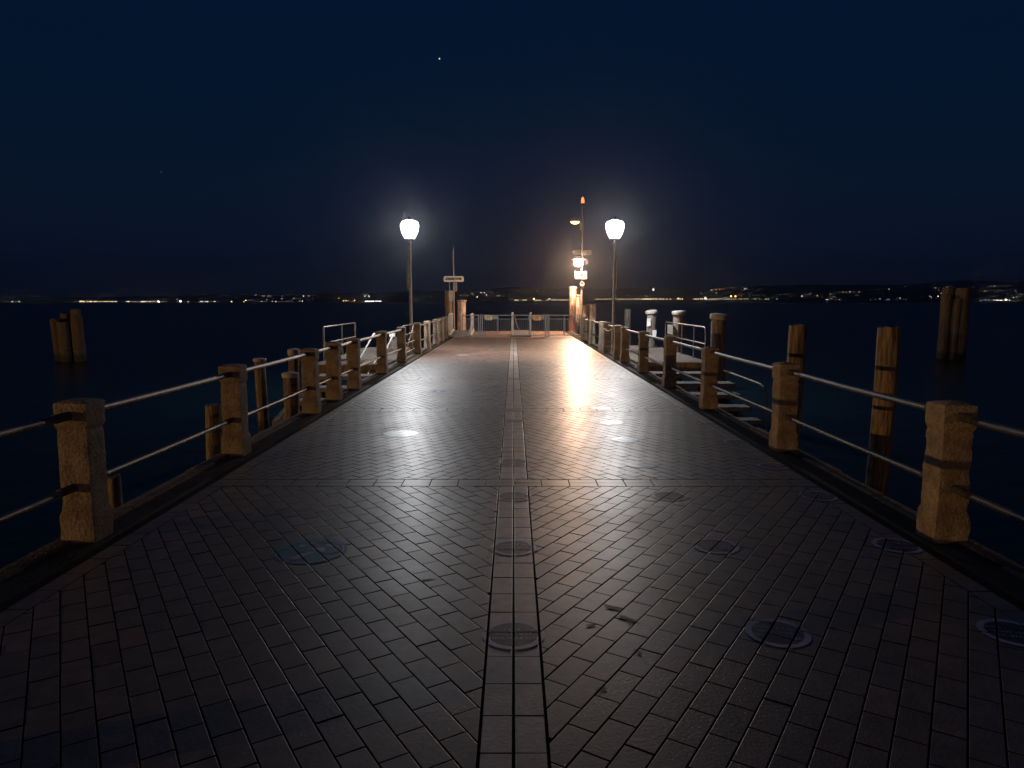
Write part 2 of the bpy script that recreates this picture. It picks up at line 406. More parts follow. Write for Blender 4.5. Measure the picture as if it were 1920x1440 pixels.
for k in range(len(SEC)):
    ya = SEC[k]; yb = SEC[k + 1] if k + 1 < len(SEC) else YP
    if yb < 1.5: continue
    # cross band: two thin rows
    for s in (-1, 1):
        x0, x1 = (-XI, 0.0) if s < 0 else (0.0, XI)
        field(x0, x1, ya + .007, ya + .118, 0, .25, .2, .008, False, (0, ya - .04))
        field(x0, x1, ya + .122, ya + .233, 0, .25, .2, .008, False, (.0, ya + .08))
    y0, y1 = ya + .246, yb - .006
    for s in (-1, 1):                   # central columns
        xa, xb = (-CW, -.006) if s < 0 else (.006, CW); CENTRAL = True
        field(xa, xb, y0, y1, 90, .235, .3, .006, False, (.05, -.15)); CENTRAL = False
    sg = 1 if k % 2 else -1
    field(-XI + .13, -CW - .013, y0, y1, -ANG * sg, phase=(.03, .02))
    field(CW + .013, XI - .13, y0, y1, ANG * sg, phase=(.03, .02))
    for s in (-1, 1):                   # border row along the edge
        xa, xb = (-XI, -XI + .124) if s < 0 else (XI - .124, XI)
        field(xa, xb, y0, y1, 90, .25, .5, .006, False, (.1, -.2))
field(-XI, XI, YP, YP + .5, 0, .25, .12, .006, True)
field(-XI, XI, YP + .52, YE - .5, 90, .25, .12, .006, True)
field(-XI, XI, YE - .48, YE - .04, 0, .4, .22, .006, False)
struct(PAVE.build('pier_paving', [M_PAVE, M_MORTAR, M_PAVE_LIT, M_PAVEP, M_PAVEC]))
# joints filled with pale sand, beyond the third cross band
m = MB()
for k in (3, 4):
    sg = 1 if k % 2 else -1
    for s in (-1, 1):
        deg = ANG * sg * (1 if s > 0 else -1)
        c, sn = math.cos(R(deg)), math.sin(R(deg))
        for j in range(-300, 300):
            if rnd.random() > (.32 if k == 4 else .28): continue
            v = j * BW + .02
            # joint line point where it leaves the central columns
            x = s * (CW + .02); 
            y = (v + x * sn) / c
            if not (SEC[k] + .3 < y < SEC[k + 1] - .1): continue
            ln = rnd.uniform(.3, 1.6)
            dx, dy = (c, sn) if c * s > 0 else (-c, -sn)
            t1 = ln
            if dy > 0: t1 = min(t1, (SEC[k + 1] - .05 - y) / dy)
            else: t1 = min(t1, (SEC[k] + .26 - y) / dy)
            if t1 <= .1: continue
            px_, py_ = -dy * .006, dx * .006
            o = len(m.v)
            for a, b in ((x + px_, y + py_), (x - px_, y - py_), (x - px_ + dx * t1, y - py_ + dy * t1), (x + px_ + dx * t1, y + py_ + dy * t1)):
                m.v.append(Vector((a, b, .0016)))
            m.face((o, o + 1, o + 2, o + 3))
struct(m.build('pale_joint_sand', M_GROUT))

# far shore: hills
HP = [(-1900, 552), (-1200, 555), (-400, 557), (0, 556), (30, 556), (36, 554), (46, 555), (60, 557), (140, 558), (200, 557), (300, 556), (360, 555), (420, 553), (520, 552), (600, 551), (660, 549.5), (700, 549), (740, 547),
      (780, 545), (840, 545), (880, 543), (920, 541), (958, 538), (990, 540), (1020, 541), (1100, 542), (1160, 541), (1190, 538.5), (1215, 537.5), (1250, 540), (1300, 543), (1325, 543), (1345, 538),
      (1368, 536), (1395, 537), (1440, 536), (1500, 533.5), (1560, 534), (1620, 535), (1700, 534), (1740, 531), (1780, 528), (1815, 526), (1850, 526), (1920, 526), (2300, 528), (3000, 535), (3900, 531)]
YS, YR = 1500.0, 2100.0
def ridge(px):
    for (a, ya), (b, yb) in zip(HP, HP[1:]):
        if a <= px <= b: return ya + (yb - ya) * (px - a) / (b - a)
    return 545
def hill_z(px, t):                      # t from the waterline 0 to the ridge 1
    d = ray(px, ridge(px)); k = YR / d.y
    zr = CH + d.z * k
    return WZ + .6 + (zr - WZ) * (t ** 1.15)
m = MB(); cols = []
px = -1700
while px < 3650:
    cols.append(px + 0.0); px += 9
TS = [0, .1, .25, .45, .65, .85, 1.0]
for t in TS:
    for px in cols:
        d = ray(px, 560); y = YS + (YR - YS) * t
        jz = 0 if t == 0 else 3.5 * noise.noise(Vector((px * .09, t * 6, 1.3))) * t
        m.v.append(Vector((d.x / d.y * y, y, hill_z(px, t) + jz)))
nC = len(cols)
for i in range(len(TS) - 1):
    for k in range(nC - 1):
        a = i * nC + k; m.face((a, a + 1, a + nC + 1, a + nC))
o0 = len(m.v)                           # back slope and shore edge down into the water
for px in cols:
    d = ray(px, 560); y = YR + 500; m.v.append(Vector((d.x / d.y * y, y, WZ - 10)))
for k in range(nC - 1): m.face(((len(TS) - 1) * nC + k, (len(TS) - 1) * nC + k + 1, o0 + k + 1, o0 + k))
o0 = len(m.v)
for px in cols:
    d = ray(px, 560); m.v.append(Vector((d.x / d.y * (YS - 2), YS - 2, WZ - 6)))
for k in range(nC - 1): m.face((o0 + k, o0 + k + 1, k + 1, k))
struct(m.build('hills', M_HILL, smooth=60))

# the quay the pier starts from, behind the camera
m = MB(); m.box(-95, 95, -90, YA - .01, -13.5, -.014); struct(m.build('quay_ground', M_STRIP))

# ------------------------------------------------------------------ stone railings
def post_mesh(seed, worn=1.0):
    mb = MB(); n = 8; rings = []
    prof = [(0, .118), (.03, .119), (.09, .119), (.15, .119), (.185, .1185), (.193, .116), (.218, .107), (.226, .105)]
    z = .26
    while z < .74: prof.append((z, (.1045 if z < .6 else .104))); z += .03
    prof += [(.752, .1025), (.760, .0995), (.768, .0995), (.774, .103), (.797, .112), (.806, .1135), (.84, .114), (.89, .114), (.935, .1135), (.947, .110), (.957, .085), (.965, .045), (.968, .012)]
    so = Vector((seed * 13.7, seed * 5.1, seed * 2.3))
    for z, h in prof:
        ring = []
        for side in range(4):
            for k in range(n):
                t = -1 + 2 * k / n
                x, y = [(t, -1), (1, t), (-t, 1), (-1, -t)][side]
                q = max(abs(x), abs(y)); rr = (abs(x) ** 26 + abs(y) ** 26) ** (1 / 26.0)
                x, y = x / rr * h, y / rr * h
                p = Vector((x, y, z))
                edge = min(abs(x), abs(y)) / max(h, .001)
                a = (.0035 + .006 * max(0, edge - .7) / .3) * worn
                d = noise.noise(p * 11 + so) * a + noise.noise(p * 34 + so) * .0022 - abs(noise.noise(p * 6 + so * 2)) * .005 * max(0, edge - .6) / .4
                nrm = Vector((x, y, 0)).normalized() if h > .02 else Vector((0, 0, 1))
                ring.append(p + nrm * d + Vector((0, 0, noise.noise(p * 9 - so) * .003 if z > .02 else 0)))
        rings.append(ring)
    mb.loft(rings)
    # worn arched relief on the face that looks into the pier (local -X)
    zs = []
    for k in range(9):
        a = math.pi * k / 8; zs.append((-.098, -.042 * math.cos(a), .585 + .05 * math.sin(a)))
    path = [(-.098, -.042, .34)] + zs + [(-.098, .042, .34)]
    mb.tube(path, .0045, 5)
    return mb
POSTS = [post_mesh(k + 1, w).build('stone_post', M_STONE, smooth=38) for k, w in enumerate((1.0, 1.4, .8, 1.2))]
post_protos = list(POSTS)
RZ = (.865, .37)
def railing(label, s, ys, spans, group):
    root = thing('pier_railing', label, 'railing', (0, 0, 0), 0, group)
    xc = s * 2.985
    for k, y in enumerate(ys):
        o = post_protos[rnd.randrange(4)].copy(); C.objects.link(o); o.parent = root
        o.location = (xc + rnd.uniform(-.008, .008), y, -.016); o.scale = (1, 1, rnd.uniform(.985, 1.015))
        o.rotation_euler = (R(rnd.uniform(-.6, .6)), R(rnd.uniform(-.6, .6)), (0 if s > 0 else math.pi) + R(rnd.uniform(-1.2, 1.2)))
    for (a, b) in spans:
        for z, r in zip(RZ, (.027, .024)):
            mb = MB(); zz = z + rnd.uniform(-.006, .006)
            mb.tube([(xc, a + .04, zz), (xc, (a + b) / 2, zz - .004), (xc, b - .04, zz + rnd.uniform(-.006, .006))], r, 12)
            rail = mb.build('rail', M_STEEL, root, smooth=50)
            for yy, dd in ((a, .26), (b, -.26)):
                mb = MB(); mb.tube([(xc, yy + (.05 if dd > 0 else -.05), zz), (xc, yy + dd, zz)], r + .004, 12)
                mb.build('rail_sleeve', M_SLEEVE, rail, smooth=50)
    return root
def spans_of(ys): return list(zip(ys, ys[1:]))
LN = [-.9, 1.95, 4.80, 7.52, 10.35, 11.72, 13.22, 16.05, 18.95]
LF = [22.0, 24.6, 27.3, 29.2, 30.9]
RN = [-.9, 1.95, 4.80, 7.75, 10.75, 13.5, 16.25, 19.0]
RF = [20.3, 22.7, 24.0, 27.1, 30.0]
railing('stone post and steel rail railing along left edge of pier, near camera to lamp', -1, LN, spans_of(LN), 'stone railings of the pier')
railing('pale stone railing on left, beyond the left lamp up to the gates', -1, LF, spans_of(LF), 'stone railings of the pier')
railing('stone post and steel rail railing along right edge of pier, near camera to landing', 1, RN, spans_of(RN), 'stone railings of the pier')
railing('weathered stone railing on right, past the landing stage beside the right lamp', 1, RF, [(20.3, 22.7), (24.0, 27.1), (27.1, 30.0)], 'stone railings of the pier')
for o in post_protos: bpy.data.objects.remove(o)

# ------------------------------------------------------------------ lanterns
def lantern(x, y, s, label):
    t = thing('street_lamp', label, 'lamp', (x, y, -.016), 0, 'lit lanterns either side of the pier')
    m = MB(); m.lathe([(.10, 0), (.10, .03), (.06, .06), (.055, .9), (.06, .92), (.048, .95), (.042, 2.2), (.038, 3.36), (.055, 3.38), (.055, 3.42), (.03, 3.45), (.03, 3.52)], 14)
    m.build('pole', M_POLE, t, smooth=40)
    m = MB(); m.tube([(s * .075, 0, 2.0), (s * .075, 0, 3.05)], .014, 8)
    for z in (2.05, 2.5, 3.0): m.box(min(0, s * .075), max(0, s * .075), -.02, .02, z, z + .03)
    m.tube([(s * .085, 0, 2.02), (s * .085, 0, 2.42)], .026, 10)
    m.build('cable_conduit', M_GALV, t, smooth=40)
    h = MB(); h.lathe([(.15, 3.52), (.16, 3.54), (.15, 3.56)], 6)
    h.lathe([(.10, 4.125), (.11, 4.135), (.05, 4.15), (.045, 4.18), (.02, 4.23)], 6)
    for k in range(4):
        a = math.pi / 2 * k + .6; c, s_ = math.cos(a), math.sin(a)
        h.tube([(.152 * c, .152 * s_, 3.55), (.242 * c, .242 * s_, 3.72), (.293 * c, .293 * s_, 3.90), (.296 * c, .296 * s_, 3.985), (.245 * c, .245 * s_, 4.075), (.10 * c, .10 * s_, 4.13)], .006, 5)
    hd = h.build('lantern_frame', M_DARK, t)
    g = MB(); g.lathe([(.15, 3.565), (.235, 3.72), (.285, 3.90), (.288, 3.985), (.24, 4.07), (.10, 4.125)], 12)
    g.build('glass', E_LAMP, hd); bulb(t, (0, 0, 3.84), 435, (.97, .98, 1.0), .17)
    l = bpy.data.lights.new('lamp_downlight', 'SPOT'); l.energy = 1100; l.color = (.97, .98, 1.0); l.spot_size = R(168); l.spot_blend = 1.0; l.shadow_soft_size = .12
    o = bpy.data.objects.new('lamp_downlight', l); C.objects.link(o); o.parent = t; o.location = (0, 0, 3.95)
    return t
lantern(-3.22, 22.35, -1, 'tall lit lantern on a slim pole at the left railing')
lantern(3.13, 22.35, 1, 'tall lit lantern on a slim pole at the right railing')

# ------------------------------------------------------------------ signal mast with floodlight on the right
t = thing('signal_mast', 'tall thin mast with orange beacon, floodlight and small signs by the gates', 'mast', (3.56, 37.4, -.277)); t.scale = (1.17, 1.17, 1.17)
m = MB(); m.lathe([(.055, -2.2), (.055, .03), (.05, 2.3), (.042, 2.35), (.036, 4.9), (.022, 4.95), (.02, 5.85)], 12); m.build('pole', M_POLE, t, smooth=40)
b = MB(); b.lathe([(.06, 5.82), (.09, 5.84), (.09, 5.88), (.05, 5.9)], 12); bc = b.build('beacon_base', M_DARK, t, smooth=40)
b = MB(); b.lathe([(.062, 5.9), (.07, 5.94), (.066, 6.04), (.04, 6.14), (.015, 6.17)], 12); b.build('beacon_lens', E_BEACON, bc, smooth=40)
a = MB(); a.tube([(-.035, 0, 4.75), (-.10, 0, 4.78), (-.10, 0, 5.18), (-.16, 0, 5.28), (-.42, 0, 5.30)], .016, 8)
a.tube([(-.09, 0, 4.72), (-.09, 0, 4.95)], .03, 8); a.box(-.12, .0, -.03, .03, 4.78, 4.81)
al = a.build('lamp_arm', M_GALV, t, smooth=40)
a = MB(); a.loft([[(-.52, -.08, 5.10), (-.14, -.08, 5.10), (-.14, .08, 5.10), (-.52, .08, 5.10)], [(-.54, -.1, 5.16), (-.13, -.1, 5.16), (-.13, .1, 5.16), (-.54, .1, 5.16)], [(-.46, -.05, 5.29), (-.2, -.05, 5.29), (-.2, .05, 5.29), (-.46, .05, 5.29)]])
lh = a.build('luminaire', M_GALV, al)
a = MB(); a.lathe([(.05, -.09), (.16, -.05), (.19, 0), (.19, .012)], 14, Matrix.Translation((-.33, 0, 5.088)) @ Matrix.Diagonal((1, .6, 1, 1)))
a.build('luminaire_glass', E_AMBER, lh, smooth=40)
a = MB(); a.box(-.42, -.045, -.02, .0, 3.65, 3.87); a.box(.045, .40, -.02, .0, 3.65, 3.87); a.box(-.38, .36, .002, .02, 3.70, 3.73); a.box(-.38, .36, .002, .02, 3.80, 3.83)
a.build('name_board', M_BOARD, t)
fl = MB(); FM = Matrix.Translation((-.20, -.40, 3.32))
fl.lathe([(.03, .24), (.16, .21), (.30, .13), (.31, .115), (.29, .115), (.15, .19), (.02, .20)], 18, FM, cap=False); fl.tube([(-.2, -.40, 3.55), (-.2, -.25, 3.64), (-.02, .0, 3.60)], .016, 6)
fb = fl.build('floodlight', M_DARK, t, smooth=40)
fl = MB(); fl.lathe([(.04, -.20), (.14, -.16), (.19, -.04), (.185, .06), (.15, .11)], 16, FM); fl.build('floodlight_glass', E_FLOOD, fb, smooth=40)
bulb(t, (-.20, -.40, 3.31), 2200, (1.0, .62, .39), .12)
nb = MB(); nb.box(-.33, .22, -.085, -.06, 2.58, 2.93, bev=.006); nbo = nb.build('notice_board', M_BOARD, t)
tx = text_mb('1', .26, Matrix.Translation((-.19, -.087, 2.755)) @ FRONT, .01)
def blob(mb, x0, x1, z0, z1, y=-.0875): 
    o = len(mb.v); mb.v += [Vector(p) for p in ((x0, y, z0), (x1, y, z0), (x1, y, z1), (x0, y, z1))]; mb.face((o, o + 1, o + 2, o + 3))
blob(tx, -.07, .03, 2.69, 2.82); blob(tx, -.04, .0, 2.82, 2.87); blob(tx, .10, .19, 2.66, 2.71); blob(tx, .15, .19, 2.71, 2.82); blob(tx, -.01, .08, 2.885, 2.905)
tx.build('lettering', M_BLACK, nbo)
ld = MB(); LM = Matrix.Translation((.0, -.07, 2.38)) @ Matrix.Rotation(R(90), 4, 'X')
ld.lathe([(.10, 0), (.11, .03), (.085, .03), (.07, -.0), (.02, -.01)], 16, LM); ld.tube([(.08, -.06, 2.30), (.19, -.05, 2.26)], .012, 6)
ld.build('loudspeaker', M_GALV, t, smooth=40)

# ------------------------------------------------------------------ station name sign on the left
t = thing('station_sign', 'white name board lettered SIRMIONE on a thin pointed pole', 'sign', (-3.19, 38.05, -.236)); t.scale = (1.145, 1.145, 1.145)
m = MB(); m.lathe([(.05, -2.2), (.05, .05), (.045, 1.1), (.036, 1.15), (.034, 2.8), (.024, 2.85), (.02, 3.85), (.03, 3.9), (.004, 4.12)], 10); m.build('pole', M_POLE, t, smooth=40)
m = MB(); m.box(-.45, .47, -.075, -.05, 2.50, 2.76, bev=.008); bd = m.build('name_board', M_WHITE, t)
text_mb('SIRMIONE', .165, Matrix.Translation((.01, -.078, 2.63)) @ FRONT @ Matrix.Diagonal((1.02, 1, 1, 1)), .006).build('lettering', M_BLACK, bd)
m = MB(); m.tube([(-.20, .09, 1.0), (-.20, .09, 2.5)], .016, 6); m.box(.05, .16, .06, .075, 2.05, 2.5); m.build('bracket', M_GALV, t)
m = MB(); m.box(-.21, -.02, .02, .085, 1.62, 2.10, bev=.006); m.build('timetable_case', M_WHITE, t)

# ------------------------------------------------------------------ gates
def gate(x0, x1, y, label, mids, plates, div=None):
    t = thing('metal_gate', label, 'gate', (x0, y, 0), 0, 'grey picket gates across the pier end')
    w = x1 - x0; m = MB()
    for x in (0, w): m.box(x - .026, x + .026, -.026, .026, 0.0, 1.01)
    m.box(.026, w - .026, -.02, .02, .965, 1.0); m.box(.026, w - .026, -.014, .014, .80, .825); m.box(.026, w - .026, -.02, .02, .07, .10)
    for x in mids: m.box(x - .02, x + .02, -.019, .019, .1001, .7999); m.box(x - .018, x + .018, -.019, .019, .8251, .9649)
    m.build('gate_frame', M_GALV, t)
    m = MB(); x = .1
    while x < w - .05:
        if all(abs(x - q) > .04 for q in mids): m.box(x - .007, x + .007, -.006, .006, .1001, .7999)
        x += .092
    m.build('pickets', M_GALV, t)
    for (a, b, z0, z1, kind) in plates:
        m = MB(); m.box(a, b, *((-.030, -.027) if kind == 'plate' else (-.042, -.034)), z0, z1)
        if kind == 'plate': m.build('plate', M_GREYP, t)
        else:
            o = m.build('notice', M_YEL if kind == 'yellow' else M_ORG, t); o['label'] = kind + ' notice fixed to the gate'
            q = MB()
            for r_, (f0, f1) in enumerate(((.12, .85), (.15, .6), (.12, .8))):
                zc = z1 - (z1 - z0) * (.22 + .25 * r_); blob(q, a + (b - a) * f0, a + (b - a) * f1, zc - .012, zc + .012, -.0435)
            q.build('printed_lines', M_BLACK if kind == 'orange' else M_DARK, o)
    return t
k = 32.4 / F
gx = lambda px: (px - 963) * k
gate(gx(868), gx(898), 32.2, 'narrow left gate panel beside the white boarding ramp', [], [])
gate(gx(905), gx(1022), 32.2, 'wide middle gate carrying a yellow and an orange notice', [gx(934) - gx(905), gx(992) - gx(905)],
     [(.07, .70, .80, .985, 'plate'), (.14, .44, .76, .97, 'yellow'), (gx(992) - gx(905) + .03, gx(1022) - gx(905) - .06, .80, .985, 'plate'), (gx(1000) - gx(905), gx(1013.5) - gx(905), .75, .99, 'orange')])
gate(gx(1028.5), gx(1089), 32.2, 'right gate panel beneath the floodlight mast', [gx(1057) - gx(1028.5)], [])
for px_, lab in ((901.5, 'slim grey gate post between left and middle gates'), (1025.2, 'slim grey gate post between middle and right gates')):
    t = thing('gate_post', lab, 'post', (gx(px_), 32.2, 0), 0, 'gate posts')
    m = MB(); m.box(-.024, .024, -.024, .024, .012, 1.03); m.build('shaft', M_GALV, t)
    m = MB(); m.box(-.06, .06, -.06, .06, .0, .011); m.build('base_plate', M_GALV, t)

# ------------------------------------------------------------------ boarding ramps behind the gates
def ramp(x, y, w, L, label, big):
    t = thing('boarding_ramp', label, 'ramp', (x, y, 0), 0, 'white boarding ramps')
    m = MB(); m.loft([[(-w / 2, 0, .0), (w / 2, 0, .0), (w / 2, 0, .06), (-w / 2, 0, .06)], [(-w / 2, L, .0), (w / 2, L, .0), (w / 2, L, .20), (-w / 2, L, .20)]])
    q = 0
    m.build('deck', M_RUBBER, t)
    for s in (-1, 1):
        m = MB(); xx = s * (w / 2 - .03)
        if big:
            for yy in (.1, .75, 1.4, 2.0): m.tube([(xx, yy, .07), (xx * 1.02, yy + .02, .55), (xx, yy, 1.0)], .022, 8)
            m.tube([(xx, .05, .98), (xx, .1, 1.02), (xx, 2.0, 1.02), (xx, 2.1, .98)], .024, 8); m.tube([(xx, .1, .5), (xx, 2.0, .62)], .018, 8)
            m.tube([(xx, .1, .48), (xx * .8, .1, .08)], .016, 8)
            m.tube([(xx, .02, .05), (xx, L - .05, .24)], .035, 8)
        else:
            m.tube([(xx, .1, .05), (xx, .12, .98), (xx, .15, 1.05)], .05 if s < 0 else .035, 10)
            m.lathe([(.055, 0), (.06, .03), (.03, .06)], 10, Matrix.Translation((xx, .15, 1.05)))
        m.build('handrail', M_WHITE, t, smooth=45)
    if not big:
        m = MB(); pts = []
        for i in range(13):
            f = i / 12; pts.append((-w / 2 + .12 + f * .28, .12, .95 - .75 * f - .12 * math.sin(math.pi * f)))
        m.tube(pts, .014, 6); m.build('rope', M_ROPE, t, smooth=60)
    return t
ramp(-2.46, 32.45, 1.05, 2.5, 'white railed boarding ramp beside the SIRMIONE sign', True)
ramp(.36, 32.35, .88, 2.6, 'low boarding ramp with white end posts behind the middle gate', False)

# ------------------------------------------------------------------ timber piles
def pile_mb(r, z0, z1, seed, taper=.06, lean=(0, 0), rough=1.0, ntop=True, ns=26):
    mb = MB(); H = z1 - z0; nz = max(10, int(H / .12)); rings = []; so = Vector((seed * 3.7, seed * 9.1, 0))
    for i in range(nz + 1):
        f = i / nz; z = z0 + H * f; ring = []
        for k in range(ns):
            a = 2 * math.pi * k / ns; c, s = math.cos(a), math.sin(a)
            g = noise.noise(Vector((c * 3.2, s * 3.2, z * .22)) + so) * .085 + noise.noise(Vector((c * 7, s * 7, z * .5)) + so) * .05
            g -= .05 * max(0, noise.noise(Vector((c * 11, s * 11, z * .15)) - so)) * 2
            rr = r * (1 + taper * (1 - f) + g * rough)
            zz = z + (noise.noise(Vector((c * 2, s * 2, seed))) * .05 * (1 if i == nz else 0) if ntop else 0)
            if i == nz: rr *= .95
            ring.append((rr * c + lean[0] * (z - z0) + .02 * math.sin(z * 1.3 + seed), rr * s + lean[1] * (z - z0), zz))
        rings.append(ring)
    mb.loft(rings); return mb
def cap_mb(r, z, h=.11, tilt=(0, 0), at=(0, 0), over=1.22):
    mb = MB(); Mx = Matrix.Translation((at[0], at[1], z)) @ Matrix.Rotation(R(tilt[0]), 4, 'X') @ Matrix.Rotation(R(tilt[1]), 4, 'Y')
    mb.lathe([(r * over * .97, -.005), (r * over, .01), (r * over * 1.02, h * .75), (r * over * .95, h), (r * .5, h * 1.18), (.01, h * 1.22)], 22, Mx)
    return mb
def pile(x, y, r, top, label, mat=M_PILE, cap=None, lean=(0, 0), taper=.05, seed=None, extra=None, rough=1.0):
    seed = seed if seed is not None else rnd.uniform(0, 50)
    t = thing('mooring_pile', label, 'mooring post', (x, y, WZ - 2.2), 0, 'timber mooring piles')
    H = top - (WZ - 2.2)
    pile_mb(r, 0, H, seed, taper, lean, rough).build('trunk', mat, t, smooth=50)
    if cap: cap_mb(r, H - .005, at=(lean[0] * H + .02 * math.sin(H * 1.3 + seed), lean[1] * H), **cap).build('cap', M_CAP, t, smooth=40)
    if extra: extra(t, H)
    return t
def plates(t, H):
    m = MB(); m.box(-.17, -.05, -.20, -.185, H - .42, H - .16); m.build('notice', M_WHITE, t)
    m = MB(); m.box(.02, .15, -.20, -.185, H - .80, H - .55); m.build('notice', M_WHITE, t)
# right side
pile(4.70, 9.1, .135, 1.29, 'rough timber pile standing nearest on the right, between first and second posts', lean=(.020, 0), seed=3)
pile(4.40, 11.1, .135, 1.25, 'timber pile rising just behind the second right stone post', seed=8, lean=(.004, 0))
pile(5.02, 17.4, .175, 1.18, 'stout pile with wide tilted white cap behind the third right post', cap=dict(h=.13, tilt=(0, 4), over=1.18), seed=11)
pile(4.67, 24.2, .165, 1.20, 'white capped pile bearing two small white notices', mat=M_WOODG, cap=dict(tilt=(0, -4), over=1.25), seed=14, extra=plates)
pile(5.24, 22.6, .165, 1.20, 'white capped pile behind the right landing handrail', mat=M_WOODG, cap=dict(over=1.28), seed=19)
pile(4.52, 28.2, .125, 1.30, 'bare grey pile right of the right lantern pole', mat=M_WOODG, seed=23)
# left side
pile(-3.30, 5.75, .05, .18, 'low splintered stake behind the nearest left post', seed=31)
pile(-3.52, 8.2, .085, .42, 'short rough stake tucked behind the second left post', seed=33)
pile(-5.05, 14.1, .105, .44, 'thin bare pile left of the third left post', seed=37, cap=dict(h=.05, over=1.2))
pile(-4.45, 14.3, .105, .55, 'slim pile with pale cap just left of the third left post', seed=39, cap=dict(h=.11, over=1.12))
pile(-3.66, 11.5, .115, .40, 'thick tapering pile with broad pale cap against the third left post', seed=41, cap=dict(h=.07, over=1.18), taper=-.22)
pile(-4.35, 19.3, .20, .52, 'short stout pile inside the left landing handrail', mat=M_WOODG, seed=43)
pile(-4.16, 24.5, .15, .40, 'grey pile behind the left landing, topped by a small white notice', mat=M_WOODG, seed=44,
     extra=lambda t, H: MB.build((lambda q: (q.box(-.10, .10, -.19, -.175, H + .01, H + .13), q)[1])(MB()), 'notice', M_WHITE, t))
# pier end
pile(3.21, 38.85, .185, 2.29, 'tallest white pile at pier end, its foot painted red', mat=M_PAINTP, cap=dict(over=1.2, h=.1), seed=51,
     extra=lambda t, H: (pile_mb(.198, 2.9, 4.22, 51, 0, (0, 0), .6).build('red_band', M_REDP, t, smooth=50), cap_mb(.18, 4.23, .06, over=1.2).build('collar', M_CAP, t, smooth=40)))
pile(3.47, 39.4, .25, 1.90, 'bulging pale pile with slanted cap leaning on the tallest white pile', mat=M_PAINTP, cap=dict(over=1.15, h=.08, tilt=(0, 6)), seed=53, rough=1.8)
pile(3.83, 38.4, .17, 1.38, 'short pale pile right of the mast', mat=M_PAINTP, seed=57)
pile(4.22, 38.6, .23, 1.42, 'peeling pile with flat board on top, rightmost at the pier end', mat=M_PAINTP, seed=59, cap=dict(h=.04, over=1.22))
pile(-3.52, 38.9, .21, 2.16, 'tall dark square-topped pile behind the SIRMIONE sign', mat=M_PILE, seed=61)
pile(-2.83, 38.9, .22, 1.60, 'white capped pile with peeling orange paint right of the SIRMIONE sign', mat=M_PAINTP, cap=dict(over=1.22, h=.08), seed=63)

def dolphin(x, y, parts, label, cable_z):
    t = thing('mooring_dolphin', label, 'mooring posts', (x, y, WZ - 2.2), 0, 'pile clusters standing in open water')
    for k, (dx, dy, r, top, lean) in enumerate(parts):
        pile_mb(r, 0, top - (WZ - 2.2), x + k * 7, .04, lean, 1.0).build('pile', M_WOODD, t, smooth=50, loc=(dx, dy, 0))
    m = MB(); pts = []
    for i in range(25):
        a = 2 * math.pi * i / 24; pts.append((.66 * math.cos(a) + .03, .5 * math.sin(a), cable_z + .05 * math.sin(a * 2) - (WZ - 2.2)))
    m.tube(pts, .02, 6); m.build('cable', M_DARK, t, smooth=60)
    return t
dolphin(-20.85, 33.3, [(-.42, -.05, .21, .80, (-.045, 0)), (-.02, -.30, .25, .66, (-.018, 0)), (.50, -.1, .25, .88, (-.008, 0)), (-.26, .4, .25, 1.02, (-.02, .0)), (.30, .30, .22, 1.24, (-.03, 0))],
        'cluster of short timber piles of uneven height in open water on the left', -.55)
dolphin(21.65, 35.1, [(-.50, -.15, .26, 1.92, (.0, 0)), (-.28, .28, .27, 2.28, (.02, 0)), (.05, -.25, .33, 2.24, (.04, 0)), (.42, .15, .28, 2.22, (.02, 0)), (-.20, -.35, .20, 1.75, (.03, 0))],
        'cluster of tall close timber piles in open water on the right', -.3)

# ------------------------------------------------------------------ landing stages, stairs, handrails
def landing(s, label, y0, y1, xo):
    t = thing('landing_stage', label, 'landing stage', (s * 3.2, y0, 0), 0, 'landing stages beside the pier')
    m = MB(); w = xo - 3.2; y = 0
    while y < y1 - y0 - .01:
        x0, x1 = sorted((0, s * w)); m.box(x0, x1, y + .006, y + .144, .0 + rnd.uniform(-.004, .004), .055, bev=.005); y += .15
    m.build('planks', M_DECKW, t)
    m = MB()
    for xx in (.05, w - .2):
        x0, x1 = sorted((s * xx, s * (xx + .14))); m.box(x0, x1, .02, y1 - y0 - .02, -.2, -.006)
    x0, x1 = sorted((s * .0, s * w)); m.box(x0, x1, -.05, .015, -.19, .045)
    m.build('beam', M_WOOD, t)
    for xx in (.12, w - .12):
        for yy in (.35, y1 - y0 - .35):
            q = pile_mb(.1, -3.4, -.205, xx + yy, 0); q.build('leg', M_WOOD, t, smooth=50, loc=(s * xx, yy, 0))
    return t
landing(1, 'plank landing stage on the right below the stone railing', 18.3, 25.2, 5.08)
landing(-1, 'plank landing stage on the left behind the stone railing', 17.6, 24.2, 5.05)
def stair(s, label, steps):
    t = thing('water_stair', label, 'steps', (s * 3.2, 18, 0), 0, 'steps down to the water')
    for (y, z, d, xa, xb) in steps:
        m = MB(); x0, x1 = sorted((s * (xa - 3.2), s * (xb - 3.2))); m.box(x0, x1, y - 18, y - 18 + d, z - .09, z, bev=.008); m.build('tread', M_TREAD, t)
    m = MB()
    a = steps[0]; b = steps[-1]
    for xx in (.06, 1.5):
        x0 = s * xx; x1 = s * (xx + .1)
        if x0 > x1: x0, x1 = x1, x0
        m.loft([[(x0, b[0] - 18, b[1] - .40), (x1, b[0] - 18, b[1] - .40), (x1, b[0] - 18, b[1] - .1), (x0, b[0] - 18, b[1] - .1)],
                [(x0, a[0] - 17.6, a[1] - .40), (x1, a[0] - 17.6, a[1] - .40), (x1, a[0] - 17.6, a[1] - .1), (x0, a[0] - 17.6, a[1] - .1)]])
    m.build('stringer', M_WOOD, t)
    return t
